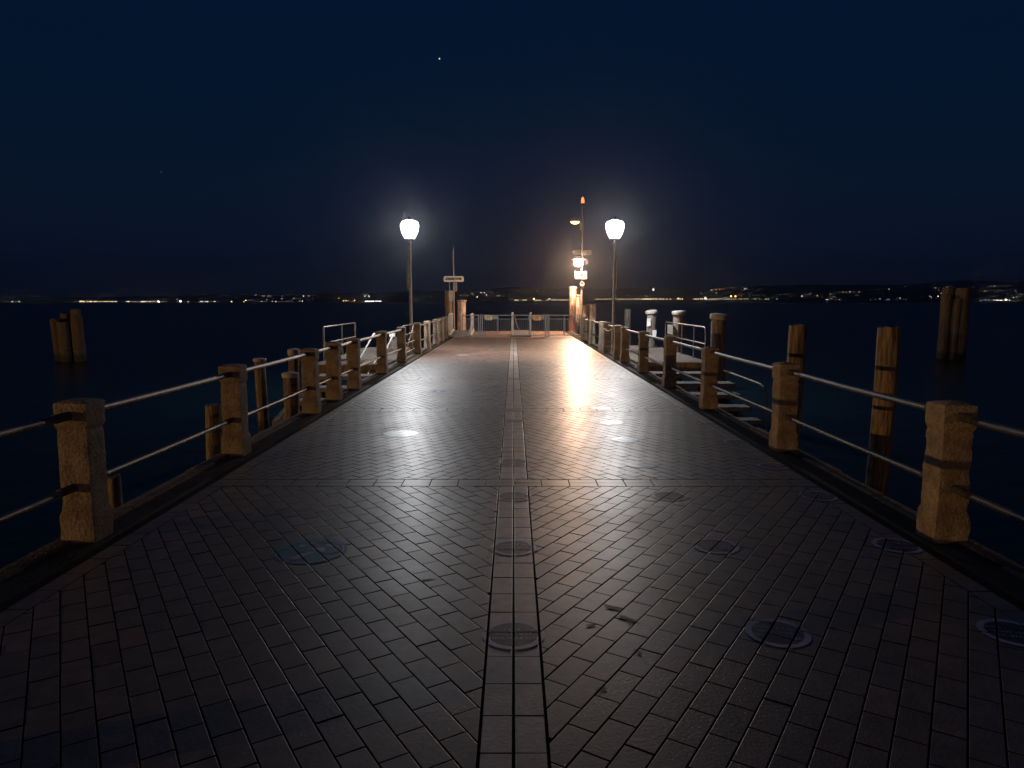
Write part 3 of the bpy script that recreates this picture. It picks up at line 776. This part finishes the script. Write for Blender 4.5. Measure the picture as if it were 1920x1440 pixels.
stair(1, 'concrete steps with open treads running down on the right', [(16.9, -.10, .55, 3.22, 4.8), (16.2, -.26, .5, 3.22, 5.1), (15.45, -.42, .5, 3.22, 5.0), (14.75, -.59, .48, 3.22, 5.0), (14.1, -.76, .45, 3.22, 5.0)])
stair(-1, 'concrete steps with open treads running down on the left', [(16.3, -.10, .55, 3.22, 4.6), (15.5, -.28, .5, 3.22, 4.6), (14.7, -.46, .5, 3.22, 4.6), (13.9, -.64, .48, 3.22, 4.6)])
def handrail(label, x, ys, panel=None, round_near=True):
    t = thing('landing_handrail', label, 'handrail', (x, ys[0], .055), 0, 'steel handrails of the landing stages')
    y1 = ys[-1] - ys[0]; m = MB()
    if round_near: m.tube([(0, 0, 0), (0, -.03, .5), (0, -.04, .74), (0, .02, .86), (0, .14, .89), (0, y1 - .1, .89), (0, y1, .82), (0, y1, .6), (0, y1, 0)], .024, 8)
    else: m.tube([(0, 0, 0), (0, 0, .88), (0, .03, .89), (0, y1, .89), (0, y1, .86), (0, y1, 0)], .024, 8)
    m.build('top_rail', M_STEEL, t, smooth=50)
    m = MB(); m.tube([(0, -.01, .46), (0, y1, .46)], .02, 8); m.build('middle_rail', M_STEEL, t, smooth=50)
    for y in ys[1:-1]:
        m = MB(); m.tube([(0, y - ys[0], 0), (0, y - ys[0], .88)], .022, 8); m.build('upright', M_STEEL, t, smooth=50)
    if panel:
        m = MB(); m.box(-.008, .008, panel[0], panel[1], .52, .82); m.build('panel', M_POLE, t)
    return t
handrail('round ended steel handrail on the right landing, a grey panel at its far end', 4.98, [18.45, 19.6, 21.0, 23.3], (3.75, 4.55))
handrail('square ended steel handrail on the left landing', -4.98, [18.6, 20.6, 22.3], None, False)
t = thing('stair_handrail', 'thin dark handrail loop by the lowest right steps', 'handrail', (5.12, 14.2, 0))
m = MB(); m.tube([(0, 3.0, -.05), (0, .5, -.08), (0, .18, -.12), (0, .04, -.28), (0, .0, -1.6)], .022, 8); m.build('rail', M_POLE, t, smooth=50)
t = thing('stair_handrail', 'steep pair of white tube handrails going down on the left', 'handrail', (-3.85, 16.6, 0))
for x in (0, .55):
    m = MB(); m.tube([(x, .2, -.25), (x, .6, .05), (x, 2.9, .72), (x, 3.1, .72)], .024, 8); m.build('rail', M_WHITE, t, smooth=50)
m = MB(); m.tube([(.28, .3, -.25), (.28, 2.9, .4)], .02, 8); m.build('brace', M_WHITE, t, smooth=50)
def sgate(x, y, s, label):
    t = thing('landing_gate', label, 'gate', (x, y, -.01))
    m = MB()
    m.tube([(0, 0, 0), (0, 0, .95), (0, 2.3, .95), (0, 2.3, 0)], .02, 8); m.build('frame', M_STEEL, t, smooth=50)
    m = MB()
    for z in (.2, .45, .7): m.tube([(0, 0, z), (0, 2.3, z)], .012, 6)
    m.tube([(0, .1, .92), (0, 2.2, .05)], .012, 6); m.tube([(0, .1, .05), (0, 2.2, .92)], .012, 6); m.build('bars', M_STEEL, t, smooth=50)
sgate(-3.02, 19.3, -1, 'low tubular gate with crossed bars by the left lantern')
t = thing('mooring_rope', 'pale rope tied round the stone posts beside the right lantern', 'rope', (2.83, 22.7, 0))
m = MB(); pts = []
for i in range(15):
    f = i / 14; pts.append((.0 - .02 * math.sin(f * 9), -2.3 * f, .84 - .10 * math.sin(math.pi * f) - .02 * f))
m.tube(pts, .011, 6); m.tube([(.0, -.05, .86), (-.03, -.12, .5), (.0, -.05, .12)], .009, 6)
m.build('strand', M_ROPE, t, smooth=60)

# ------------------------------------------------------------------ floor stickers, following the bricks they lie on
def on_bricks(polys, cx, cy, rad, z):
    mb = MB(); near = [b for b in TOPS if abs(b[0] - cx) < rad + .15 and abs(b[1] - cy) < rad + .15]
    for poly in polys:
        poly = [(p[0] + cx, p[1] + cy) for p in poly]
        if area(poly) < 0: poly.reverse()
        mx0 = min(p[0] for p in poly); mx1 = max(p[0] for p in poly); my0 = min(p[1] for p in poly); my1 = max(p[1] for p in poly)
        for bx, by, top in near:
            if min(p[0] for p in top) > mx1 or max(p[0] for p in top) < mx0 or min(p[1] for p in top) > my1 or max(p[1] for p in top) < my0: continue
            q = poly
            for i in range(len(top)):
                a, b = top[i], top[(i + 1) % len(top)]; ex, ey = b[0] - a[0], b[1] - a[1]; nx, ny = ey, -ex
                q = clip(q, nx, ny, nx * a[0] + ny * a[1])
                if len(q) < 3: break
            if len(q) >= 3 and abs(area(q)) > 1e-8:
                o = len(mb.v)
                for p in q: mb.v.append(Vector((p[0], p[1], z)))
                mb.face(range(o, o + len(q)))
    return mb
def wedge(r0, r1, n=28):
    out = []
    for k in range(n):
        a, b = 2 * math.pi * k / n, 2 * math.pi * (k + 1) / n
        p = [(r1 * math.cos(a), r1 * math.sin(a)), (r1 * math.cos(b), r1 * math.sin(b))]
        out.append(p + ([(r0 * math.cos(b), r0 * math.sin(b)), (r0 * math.cos(a), r0 * math.sin(a))] if r0 > 0 else [(0, 0)]))
    return out
TXT = {}
def sticker_text(r, rot):
    key = 'w'
    if key not in TXT:
        L = []
        for row, body in ((.052, 'ASPETTA QUI'), (.0, 'WAIT HERE'), (-.052, 'HIER WARTEN')):
            q = text_mb(body, .042, Matrix.Translation((0, row, 0)))
            L += [[(q.v[i].x, q.v[i].y) for i in f] for f in q.f]
        TXT[key] = L
    c, s = math.cos(rot), math.sin(rot); k = r / .16
    return [[((x * c - y * s) * k, (x * s + y * c) * k) for x, y in f] for f in TXT[key]]
def sticker(px, py, r, label, rot=0.0, kind='wait', text=True):
    g = ground(px, py)
    t = thing('floor_sticker', label, 'floor sticker', (0, 0, 0), 0, 'round stickers on the paving')
    if kind == 'wait':
        on_bricks(wedge(r * .80, r), g.x, g.y, r, .0030).build('border_ring', M_STW, t)
        on_bricks(wedge(0, r * .795), g.x, g.y, r, .0028).build('disc', M_NAVY, t)
        if text: on_bricks(sticker_text(r * .9, rot), g.x, g.y, r, .0033).build('lettering', M_STW, t)
    elif kind == 'blue':
        on_bricks(wedge(r * .93, r), g.x, g.y, r, .0028).build('border', M_BLUE, t)
        on_bricks(wedge(r * .90, r * .925), g.x, g.y, r, .0030).build('border_ring', M_STW, t)
        on_bricks(wedge(0, r * .895), g.x, g.y, r, .0028).build('disc', M_BLUE, t)
        arrow = [[(-.03, -.17), (.03, -.17), (.05, .0), (-.01, .0)], [(-.06, .02), (.10, .02), (.045, .09)], [(-.10, .10), (-.02, .10), (-.02, .13), (-.10, .13)], [(.02, .12), (.12, .12), (.12, .15), (.02, .15)], [(-.13, .03), (-.09, .03), (-.09, .07), (-.13, .07)]]
        c, s = math.cos(rot), math.sin(rot)
        on_bricks([[(x * c - y * s, x * s + y * c) for x, y in f] for f in arrow], g.x, g.y, r, .0032).build('symbol', M_STW, t)
    else:
        on_bricks(wedge(0, r), g.x, g.y, r, .0030).build('disc', M_STG if kind == 'gloss' else M_STW, t)
    return t
sticker(582, 1033, .235, 'large blue round sticker with white arrow, on the left half of the paving', R(-25), 'blue')
sticker(752, 813, .215, 'big shiny white round sticker on the left half of the paving', 0, 'gloss')
sticker(822, 733, .17, 'dull blue round sticker far up the left half of the paving', 0, 'blue')
sticker(963, 1190, .155, 'navy ASPETTA QUI sticker on the central band, nearest the camera')
sticker(963, 1027, .155, 'navy round sticker on the central band, second from the camera')
sticker(963, 931, .155, 'navy round sticker on the central band just before the first cross band')
sticker(963, 866, .155, 'navy round sticker on the central band just past the first cross band')
sticker(965, 789, .155, 'navy round sticker on the central band just short of the second cross band', 0, 'wait', False)
sticker(1458, 1187, .155, 'white ringed WAIT HERE sticker, nearest one inside the right half', R(-14))
sticker(1900, 1187, .155, 'white ringed round sticker cut by the lower right picture edge', R(-14))
sticker(1342, 1024, .155, 'dull navy sticker without bright ring, on the right half of the paving', R(-10), 'wait')
sticker(1682, 1023, .155, 'white ringed round sticker just inside the nearest right stone post', R(-12))
sticker(1255, 930, .155, 'faint navy sticker just before first cross band, right of centre', R(-8), 'wait', False)
sticker(1535, 930, .155, 'white ringed round sticker by the right border just before the first cross band', R(-10))
sticker(1203, 871, .155, 'pale lit sticker just past the first cross band, right of centre', R(-8), 'gloss')
sticker(1450, 874, .155, 'white ringed round sticker beside the second right stone post', R(-8))
sticker(1172, 824.5, .155, 'pale oval-looking white sticker between first and second cross band, lower of two', 0, 'gloss')
sticker(1147, 793, .155, 'brightest white sticker between first and second cross band, upper of two', 0, 'gloss')
sticker(1382, 829, .155, 'dim ringed sticker by the right border between second and third stone posts', R(-8), 'wait', False)
sticker(1331, 795, .155, 'dim ringed sticker by the right border inside the third stone post', R(-8), 'wait', False)
sticker(1126, 765.5, .155, 'white sticker lying right at the second cross band', 0, 'gloss')
sticker(1092, 726, .155, 'small gleaming white sticker past the second cross band, right half', 0, 'gloss')
sticker(1060, 690, .17, 'small gleaming white sticker past the third cross band, right half', 0, 'gloss')
sticker(869, 666, .2, 'pale sticker far up the left half before the gates', 0, 'white')
# dark smears
def smear(px, py, w, h, rot, seed, label):
    g = ground(px, py); pts = []; n = 26; c, s = math.cos(rot), math.sin(rot)
    for k in range(n):
        a = 2 * math.pi * k / n; f = 1 + .75 * noise.noise(Vector((math.cos(a) * 2.2, math.sin(a) * 2.2, seed)))
        x, y = math.cos(a) * w * f, math.sin(a) * h * f; pts.append((x * c - y * s, x * s + y * c))
    tri = [[(0, 0), pts[k], pts[(k + 1) % n]] for k in range(n)]
    tag(on_bricks(tri, g.x, g.y, max(w, h) * 1.8, .0026).build('paint_smear', M_STAIN), label, 'stain', 'dark smears on the paving')
smear(1150, 1140, .045, .022, R(-20), 1, 'upper dark grey smear on the bricks right of the central band')
smear(1178, 1162, .065, .022, R(-48), 2, 'longest dark grey smear on the bricks right of the central band')
smear(1108, 1173, .03, .014, R(20), 3, 'small dark smudge left of the long smear')
smear(1196, 1223, .028, .010, R(-60), 4, 'short dark streak below the long smear')
smear(1128, 1293, .028, .016, R(30), 5, 'dark smudge on the bricks low right of the central band')
smear(800, 1088, .05, .012, R(20), 6, 'thin dark scuff on the bricks left of the central band')

# ------------------------------------------------------------------ lights of the far shore
LIGHTS = []
def cl(ox, oy, sc, data):
    for d in data:
        x, y, s = d[0], d[1], d[2]; c = d[3] if len(d) > 3 else 'w'
        LIGHTS.append((ox + x / sc, oy + y / sc, s, c))
cl(0, 540, 6, [(8,135,3.5),(170,192,1.5),(247,183,2),(213,188,.7),(860,158,1),(882,162,1),(928,148,2.2,'a'),(942,150,1.5),(962,153,1.5),(1040,152,1.5),(1085,152,1),(1106,150,1.5),(1168,150,.7),(1250,150,1),
 (928,178,1.7,'a'),(969,178,1.6,'a'),(1010,178,1.6,'a'),(1050,177,1.5,'a'),(1091,178,1.5,'a'),(1130,175,1.4,'a'),(1160,180,1.3,'a'),(1170,174,1.2,'a'),(1208,174,1.5,'a'),(1245,174,1.5,'a'),(1262,168,.8),(1283,173,1.5),(1297,173,1.4),(1329,173,1.5),
 (1437,165,1),(1450,172,1.3),(1468,170,1.5),(1487,170,1.3),(1513,170,1),(1538,163,1.3),(1575,170,.8),(1597,168,.8),(1618,168,1.5),(1635,167,1.8),(1650,167,1.5),(1672,166,1.3),(1712,165,1.5),(1750,168,1.5,'a'),(1775,157,1),(1803,152,2.5,'y'),(1815,160,1.5),(1845,160,1),(1862,165,1),(1890,173,.8)])
cl(300, 520, 6, [(45,280,1),(95,293,1),(210,247,1.3,'o'),(250,268,3.5),(335,282,1.3),(472,281,1.3),(492,280,1.5),(528,280,1.2),(552,278,2),(593,275,.8),(633,284,2),(682,215,.9),(465,240,.6),(527,240,.6),(640,232,.6),(757,242,.6),(823,270,.9),(823,284,1.5),(870,230,.6),(965,203,.9),(963,280,1.5,'o'),(981,260,1.7),(1015,258,.9),(1030,260,1),(1050,248,1),(1072,260,.8),(1091,195,1.2),(1091,232,1.4),(1113,245,.9),(1155,212,.8),(1173,210,1.2),(1191,210,1.2),(1230,210,1.2),(1252,210,1.2),(1157,272,1.2),(1178,272,.9),(1208,272,.9),(1215,250,1.1,'y'),(1280,270,1.2),(1290,242,.7),(1316,272,1.2),(1355,272,1),(1392,270,1),(1384,240,1.1),(1398,212,1),(1380,212,.7),(1430,270,.9),(1445,272,.9),(1470,268,1),(1490,258,1),(1518,235,1.2),(1446,200,.8),(1486,198,1),(1555,240,.7),(1584,266,1.2,'o'),(1615,268,1.7),(1590,240,.8),(1625,212,1.6,'a'),(1640,202,1),(1684,210,1.3),(1730,202,.7),(1776,202,.8),(1726,240,.8)])
cl(620, 520, 6, [(190,209,1),(100,238,1.2,'o'),(110,230,1,'o'),(155,263,1.5,'o'),(163,248,1,'a'),(184,264,1.5,'a'),(210,263,1.3,'o'),(280,260,2,'o'),(262,268,1.2,'o'),(380,265,1,'o'),(395,211,1.8),(413,194,1.3),(437,210,1.5),(443,220,1.3),(508,203,.6),(655,198,1),(686,204,1),(668,206,.7)]
 + [(x,269,1.5) for x in (402,412,422,432,442,452,462,472,482,492,514,528,543,558,572)] + [(953,240,.8),(965,228,.7),(985,255,.8),(1003,252,1),(1020,223,1),(1039,216,1),(1079,215,.9),(1133,215,1.1),(950,258,.8),(975,262,.8),(1040,263,.7),(1432,203,1),(1462,204,1.2,'a'),(1482,205,1,'a'),(1498,205,1),(1510,204,1),(1527,205,1),(1545,207,1.2,'o'),(1517,181,.9),(1593,182,1.4,'a'),(1575,190,1),(1605,200,1.2,'a'),(1627,178,.7),(1651,222,1.5),(1693,171,1.8),(1733,171,1.7),(1752,197,1.7,'a'),(1770,207,1),(1782,230,.8),(1819,172,1.1),(1879,209,1.1),(1902,210,1.1)])
cl(900, 520, 6, [(250,210,1),(262,210,1),(345,243,.7),(373,247,1),(524,186,1),(648,155,2,'o'),(714,156,1.4),(605,242,2.4,'o'),(535,240,1),(555,250,.8)] + [(x,256,1.1,'y') for x in (392,402,412,422,432,475,487,499,511,522,620,633,646,659,672,684,745,757)]
 + [(775,243,2),(790,242,1.3)] + [(x,254,1.2,'a') for x in (800,813,826,839,852,865,878,891,904,917,930,943,956,969,982,995)]
 + [(812,208,.8),(888,188,1.1),(903,234,1),(945,206,.7),(935,200,.6),(865,160,.5),(1103,156,1.2),(1162,250,1),(1185,245,1),(1228,255,1),(1234,203,1.3),(1242,188,.9),(1267,215,.8),(1340,208,.8),(1384,208,.9),(1446,185,1.3),(1345,232,.8)]
 + [(x,246,1.15,'a') for x in (1297,1312,1327,1342,1357,1372,1387,1402,1417,1432,1447,1465)] + [(x,245,1.4,'a') for x in (1520,1540,1560,1577,1592,1607,1628,1648,1665,1682,1700,1720,1760,1776,1792,1810,1830,1850,1870,1890,1910)] + [(1740,244,2,'a'),(1623,209,1),(1657,205,1.6,'y'),(1860,210,1.1),(1877,215,.9),(1560,240,.8),(1705,215,.7),(1800,215,.6),(1915,135,.8)])
cl(1200, 510, 5.333, [(128,176,2.8),(182,163,.5)] + [(x,271,1.6,'a') for x in (22,38,55,72,92,107,145,160,190,205,228,260,295,365,392,415,530,550,570,615,660,690,715,740,770)] + [(125,268,2.2,'a'),(378,265,2,'a'),(598,268,2,'a'),(645,264,2.3)]
 + [(x,271,1.2,c) for x,c in ((800,'w'),(820,'w'),(845,'b'),(860,'b'),(872,'b'),(885,'b'),(905,'a'),(925,'a'),(945,'a'),(985,'y'),(1000,'y'),(1035,'y'),(1060,'y'),(1130,'y'),(1145,'y'),(1185,'y'),(1245,'w'),(1270,'w'),(1355,'y'))]
 + [(55,242,1.2),(68,240,1),(12,240,.7),(140,220,.9),(155,228,.9),(208,230,1),(180,232,.8),(278,248,.8),(337,196,1.1,'a'),(385,190,1.3,'o'),(375,255,1.2,'a'),(508,220,1),(605,216,1.2),(644,253,2),(710,181,1.6,'a'),(752,177,1.5,'o'),(788,173,1.7,'o'),(822,168,1.2,'o'),(755,212,2,'b'),(835,254,1.3),(900,243,2.8,'o'),(945,243,2.8,'o'),(1037,169,1.7),(1053,165,1.2),(1070,175,1),(1020,185,.9),(905,157,1.1,'o'),(920,160,1.1,'o'),(975,165,.8,'b'),(1075,210,1),(970,210,.9),(1000,215,.8),(1170,235,1),(1228,232,.9),(1130,232,.6),(1385,225,.7),(1430,225,.8),(1455,218,1),(1468,225,.9),(1605,240,1.7),(1640,244,1),(1690,213,1.1),(1674,215,.8),(1668,230,.9),(1760,237,1.8,'o'),(1807,250,1)])
cl(1540, 510, 5.053, [(30,262,1.3),(45,262,1.2),(75,207,1.1),(63,243,.8),(82,255,1.2),(97,234,1.2,'o'),(115,235,.9,'a'),(122,262,.8),(156,262,1.2),(148,196,.9),(190,190,1.2,'a'),(222,189,1.2,'a'),(258,187,1.5,'a'),(288,189,1,'a'),(297,190,1,'a'),(340,190,1.4,'a'),(312,222,.8),(330,222,.6),(535,163,.5),(625,163,1.2),(782,138,1),(450,262,.8),(495,258,.8),(537,254,1.4),(595,267,1,'p'),(612,260,1.3,'p'),(624,260,1.2,'p'),(700,250,.7),(728,247,1.2),(760,260,.6),(785,260,.7),(1007,229,1.4,'a'),(1024,238,1.2,'a'),(1086,230,1.6),(1074,247,.9),(1068,152,1.1),(1048,152,.6),(1098,152,.9),(1135,163,1.3),(1143,160,1),(1172,145,1.2),(1168,157,1),(1174,180,1.2),(1098,175,.9),(1115,200,1.1),(1140,195,.9),(1160,170,1),(1216,135,.7),(1290,175,1),(1486,270,1.2,'b'),(1515,265,1,'b'),(1530,265,1.2,'b'),(1562,267,1.4,'b'),(1608,267,1.4,'b'),(1622,266,1.2),(1640,267,2),(1655,268,1.5),(1672,268,1.7),(1685,270,1.5,'a'),(1723,262,2.4),(1758,268,2),(1740,268,1.2),(1790,272,.8),(1417,147,.8),(1500,152,.6),(1578,141,1.1),(1622,132,1.1),(1610,140,.8),(1655,135,.8),(1682,135,.6),(1484,177,1),(1530,178,1.4,'o'),(1542,180,1.1,'o'),(1528,190,.9),(1568,180,.9),(1610,178,1),(1648,177,1),(1656,184,.9),(1692,178,1),(1730,178,1),(1768,170,.7),(1819,179,1.1),(1608,230,1.1,'o'),(1651,223,.7),(1760,242,1),(1795,242,1.1),(1830,237,1.2,'y'),(1824,217,.9),(1843,220,.8),(1866,213,1.1),(1890,212,.9),(1845,225,.8),(1860,235,.6)])
COL = {'w': (1, .93, .84), 'a': (1, .72, .42), 'o': (1, .45, .12), 'y': (1, .88, .55), 'b': (.65, .85, 1), 'p': (.6, .3, 1)}
WORD = {'w': 'white', 'a': 'warm yellowish', 'o': 'orange', 'y': 'pale yellow', 'b': 'bluish white', 'p': 'purple'}
ZONES = [(0, 75, 'at the far left edge of the shore'), (75, 335, 'in the row behind the left pile cluster'), (335, 640, 'in the town between left pile cluster and left lantern'), (640, 768, 'on the shore just left of the left lantern pole'),
         (768, 955, 'on the hillside between left lantern and middle gate'), (955, 1075, 'on the shore behind the middle gate'), (1075, 1200, 'on the shore around the mast and right lantern'),
         (1200, 1345, 'in the bright waterfront right of the right lantern'), (1345, 1470, 'below the hill above the white capped right piles'), (1470, 1700, 'on the shore between right timber pile and right cluster'), (1700, 1815, 'around the right pile cluster'), (1815, 1925, 'at the far right edge of the shore')]
EM = {}
def lmat(c, s):
    k = (c, s)
    if k not in EM: EM[k] = emit('shore_light_' + WORD[c].split()[-1], COL[c], s, False)
    return EM[k]
LK = .82
def light_pos(px, py):
    d = ray(px, py); best = None
    for i in range(0, 201):
        t = i / 200; y = YS + (YR - YS) * t; z = CH + d.z / d.y * y
        if z <= hill_z(px, t) + 2.0 + 3 * t: best = (d.x / d.y * y, y, z); break
    if best is None:
        y = YS + 20; best = (d.x / d.y * y, y, CH + d.z / d.y * y)
    return Vector((best[0], best[1] - 8, max(best[2], WZ + 1.2)))
MESHES = {}
def lmesh(bucket, c):
    k = (bucket, c)
    if k not in MESHES:
        r, st = {0: (.6, .9), 1: (.75, 2.2), 2: (.85, 4.2), 3: (1.05, 8.0), 4: (1.9, 18.0)}[bucket]
        bm = bmesh.new(); bmesh.ops.create_icosphere(bm, subdivisions=1, radius=r * LK)
        me = bpy.data.meshes.new('shore_light'); bm.to_mesh(me); bm.free(); me.materials.append(lmat(c, st)); MESHES[k] = me
    return MESHES[k]
def bucket(s): return 0 if s < .8 else 1 if s < 1.05 else 2 if s < 1.45 else 3 if s < 2.3 else 4
LIGHTS.sort(key=lambda l: -l[2])
SIZEW = {0: 'faint', 1: 'tiny', 2: 'small', 3: 'bright', 4: 'brilliant'}
for i, (px, py, s, c) in enumerate(LIGHTS[:290]):
    zn = next((z[2] for z in ZONES if z[0] <= px < z[1]), 'on the far shore'); b = bucket(s)
    o = bpy.data.objects.new('shore_light', lmesh(b, c)); C.objects.link(o); o.location = light_pos(px, py)
    lab = '%s %s light %s' % (SIZEW[b], WORD[c], zn)
    tag(o, lab, 'light', lab + 's' if False else 'lights: ' + lab)
m = MB()
for (px, py, s, c) in LIGHTS[290:]:
    p = light_pos(px, py); r = .85
    o = len(m.v); m.v += [p + Vector(q) * r for q in ((1, 0, 0), (0, 1, 0), (-1, 0, 0), (0, -1, 0), (0, 0, 1), (0, 0, -1))]
    for a, b_ in ((0, 1), (1, 2), (2, 3), (3, 0)): m.face((o + a, o + b_, o + 4)); m.face((o + b_, o + a, o + 5))
o = m.build('faint_shore_lights', emit('faint_shore_light', (1, .9, .75), .55, False)); o['kind'] = 'stuff'

# star
d = ray(824, 110); bm = bmesh.new(); bmesh.ops.create_icosphere(bm, subdivisions=1, radius=4.2)
me = bpy.data.meshes.new('star'); bm.to_mesh(me); bm.free(); me.materials.append(emit('star_light', (1, .95, .88), 1.6, False))
o = bpy.data.objects.new('star', me); C.objects.link(o); o.location = Vector((0, 0, CH)) + d * 5000
tag(o, 'single bright white star high in the sky left of centre', 'star')
for (px, py, st) in ((302, 323, .12), (870, 241, .10), (1113, 61, .08)):
    o2 = bpy.data.objects.new('star', me.copy()); o2.data.materials.clear(); o2.data.materials.append(emit('faint_star_light', (.8, .88, 1), st, False))
    C.objects.link(o2); o2.location = Vector((0, 0, CH)) + ray(px, py) * 5000
    tag(o2, {302: 'faint star low in the left part of the sky', 870: 'faint star above the SIRMIONE sign', 1113: 'faint star near the top of the sky right of centre'}[px], 'star')

# ------------------------------------------------------------------ street lamps on the quay behind the camera: their amber light falls on posts and piles
def quay_lamp(x, y, z, power, label, col):
    t = thing('quay_street_lamp', label, 'lamp', (x, y, -.014))
    m = MB(); m.lathe([(.12, 0), (.12, .05), (.06, .1), (.05, z + .1), (.03, z + .2)], 12); m.build('pole', M_POLE, t, smooth=40)
    m = MB(); m.lathe([(.03, z + .42), (.28, z + .26), (.30, z + .23)], 16, cap=False); m.build('hood', M_DARK, t, smooth=40)
    l = bpy.data.lights.new('lamp_bulb', 'POINT'); l.energy = power; l.color = col; l.shadow_soft_size = .10
    lo = bpy.data.objects.new('lamp_bulb', l); C.objects.link(lo); lo.parent = t; lo.location = (.0, .16, z + .16)
quay_lamp(-58, -17, 3.8, 40000, 'amber street lamp on the quay to the left behind the pier', (1.0, .56, .19))
quay_lamp(20, -52, 3.8, 5000, 'amber street lamp on the quay to the right behind the pier', (1.0, .50, .20))

# ------------------------------------------------------------------ thin haze volume added to give the lamps a halo
m = MB(); m.box(-2600, 2600, -120, 2700, -15, 130)
hz = bpy.data.materials.new('halo_haze'); hz.use_nodes = True; nt = hz.node_tree; nt.nodes.remove(nt.nodes['Principled BSDF'])
pv = nt.nodes.new('ShaderNodeVolumePrincipled'); pv.inputs['Color'].default_value = (.92, .95, 1, 1)
pv.inputs['Density'].default_value = .0005; pv.inputs['Anisotropy'].default_value = .93
lin(nt, pv.outputs[0], nt.nodes['Material Output'].inputs['Volume'])
o = m.build('haze', hz); o['kind'] = 'stuff'
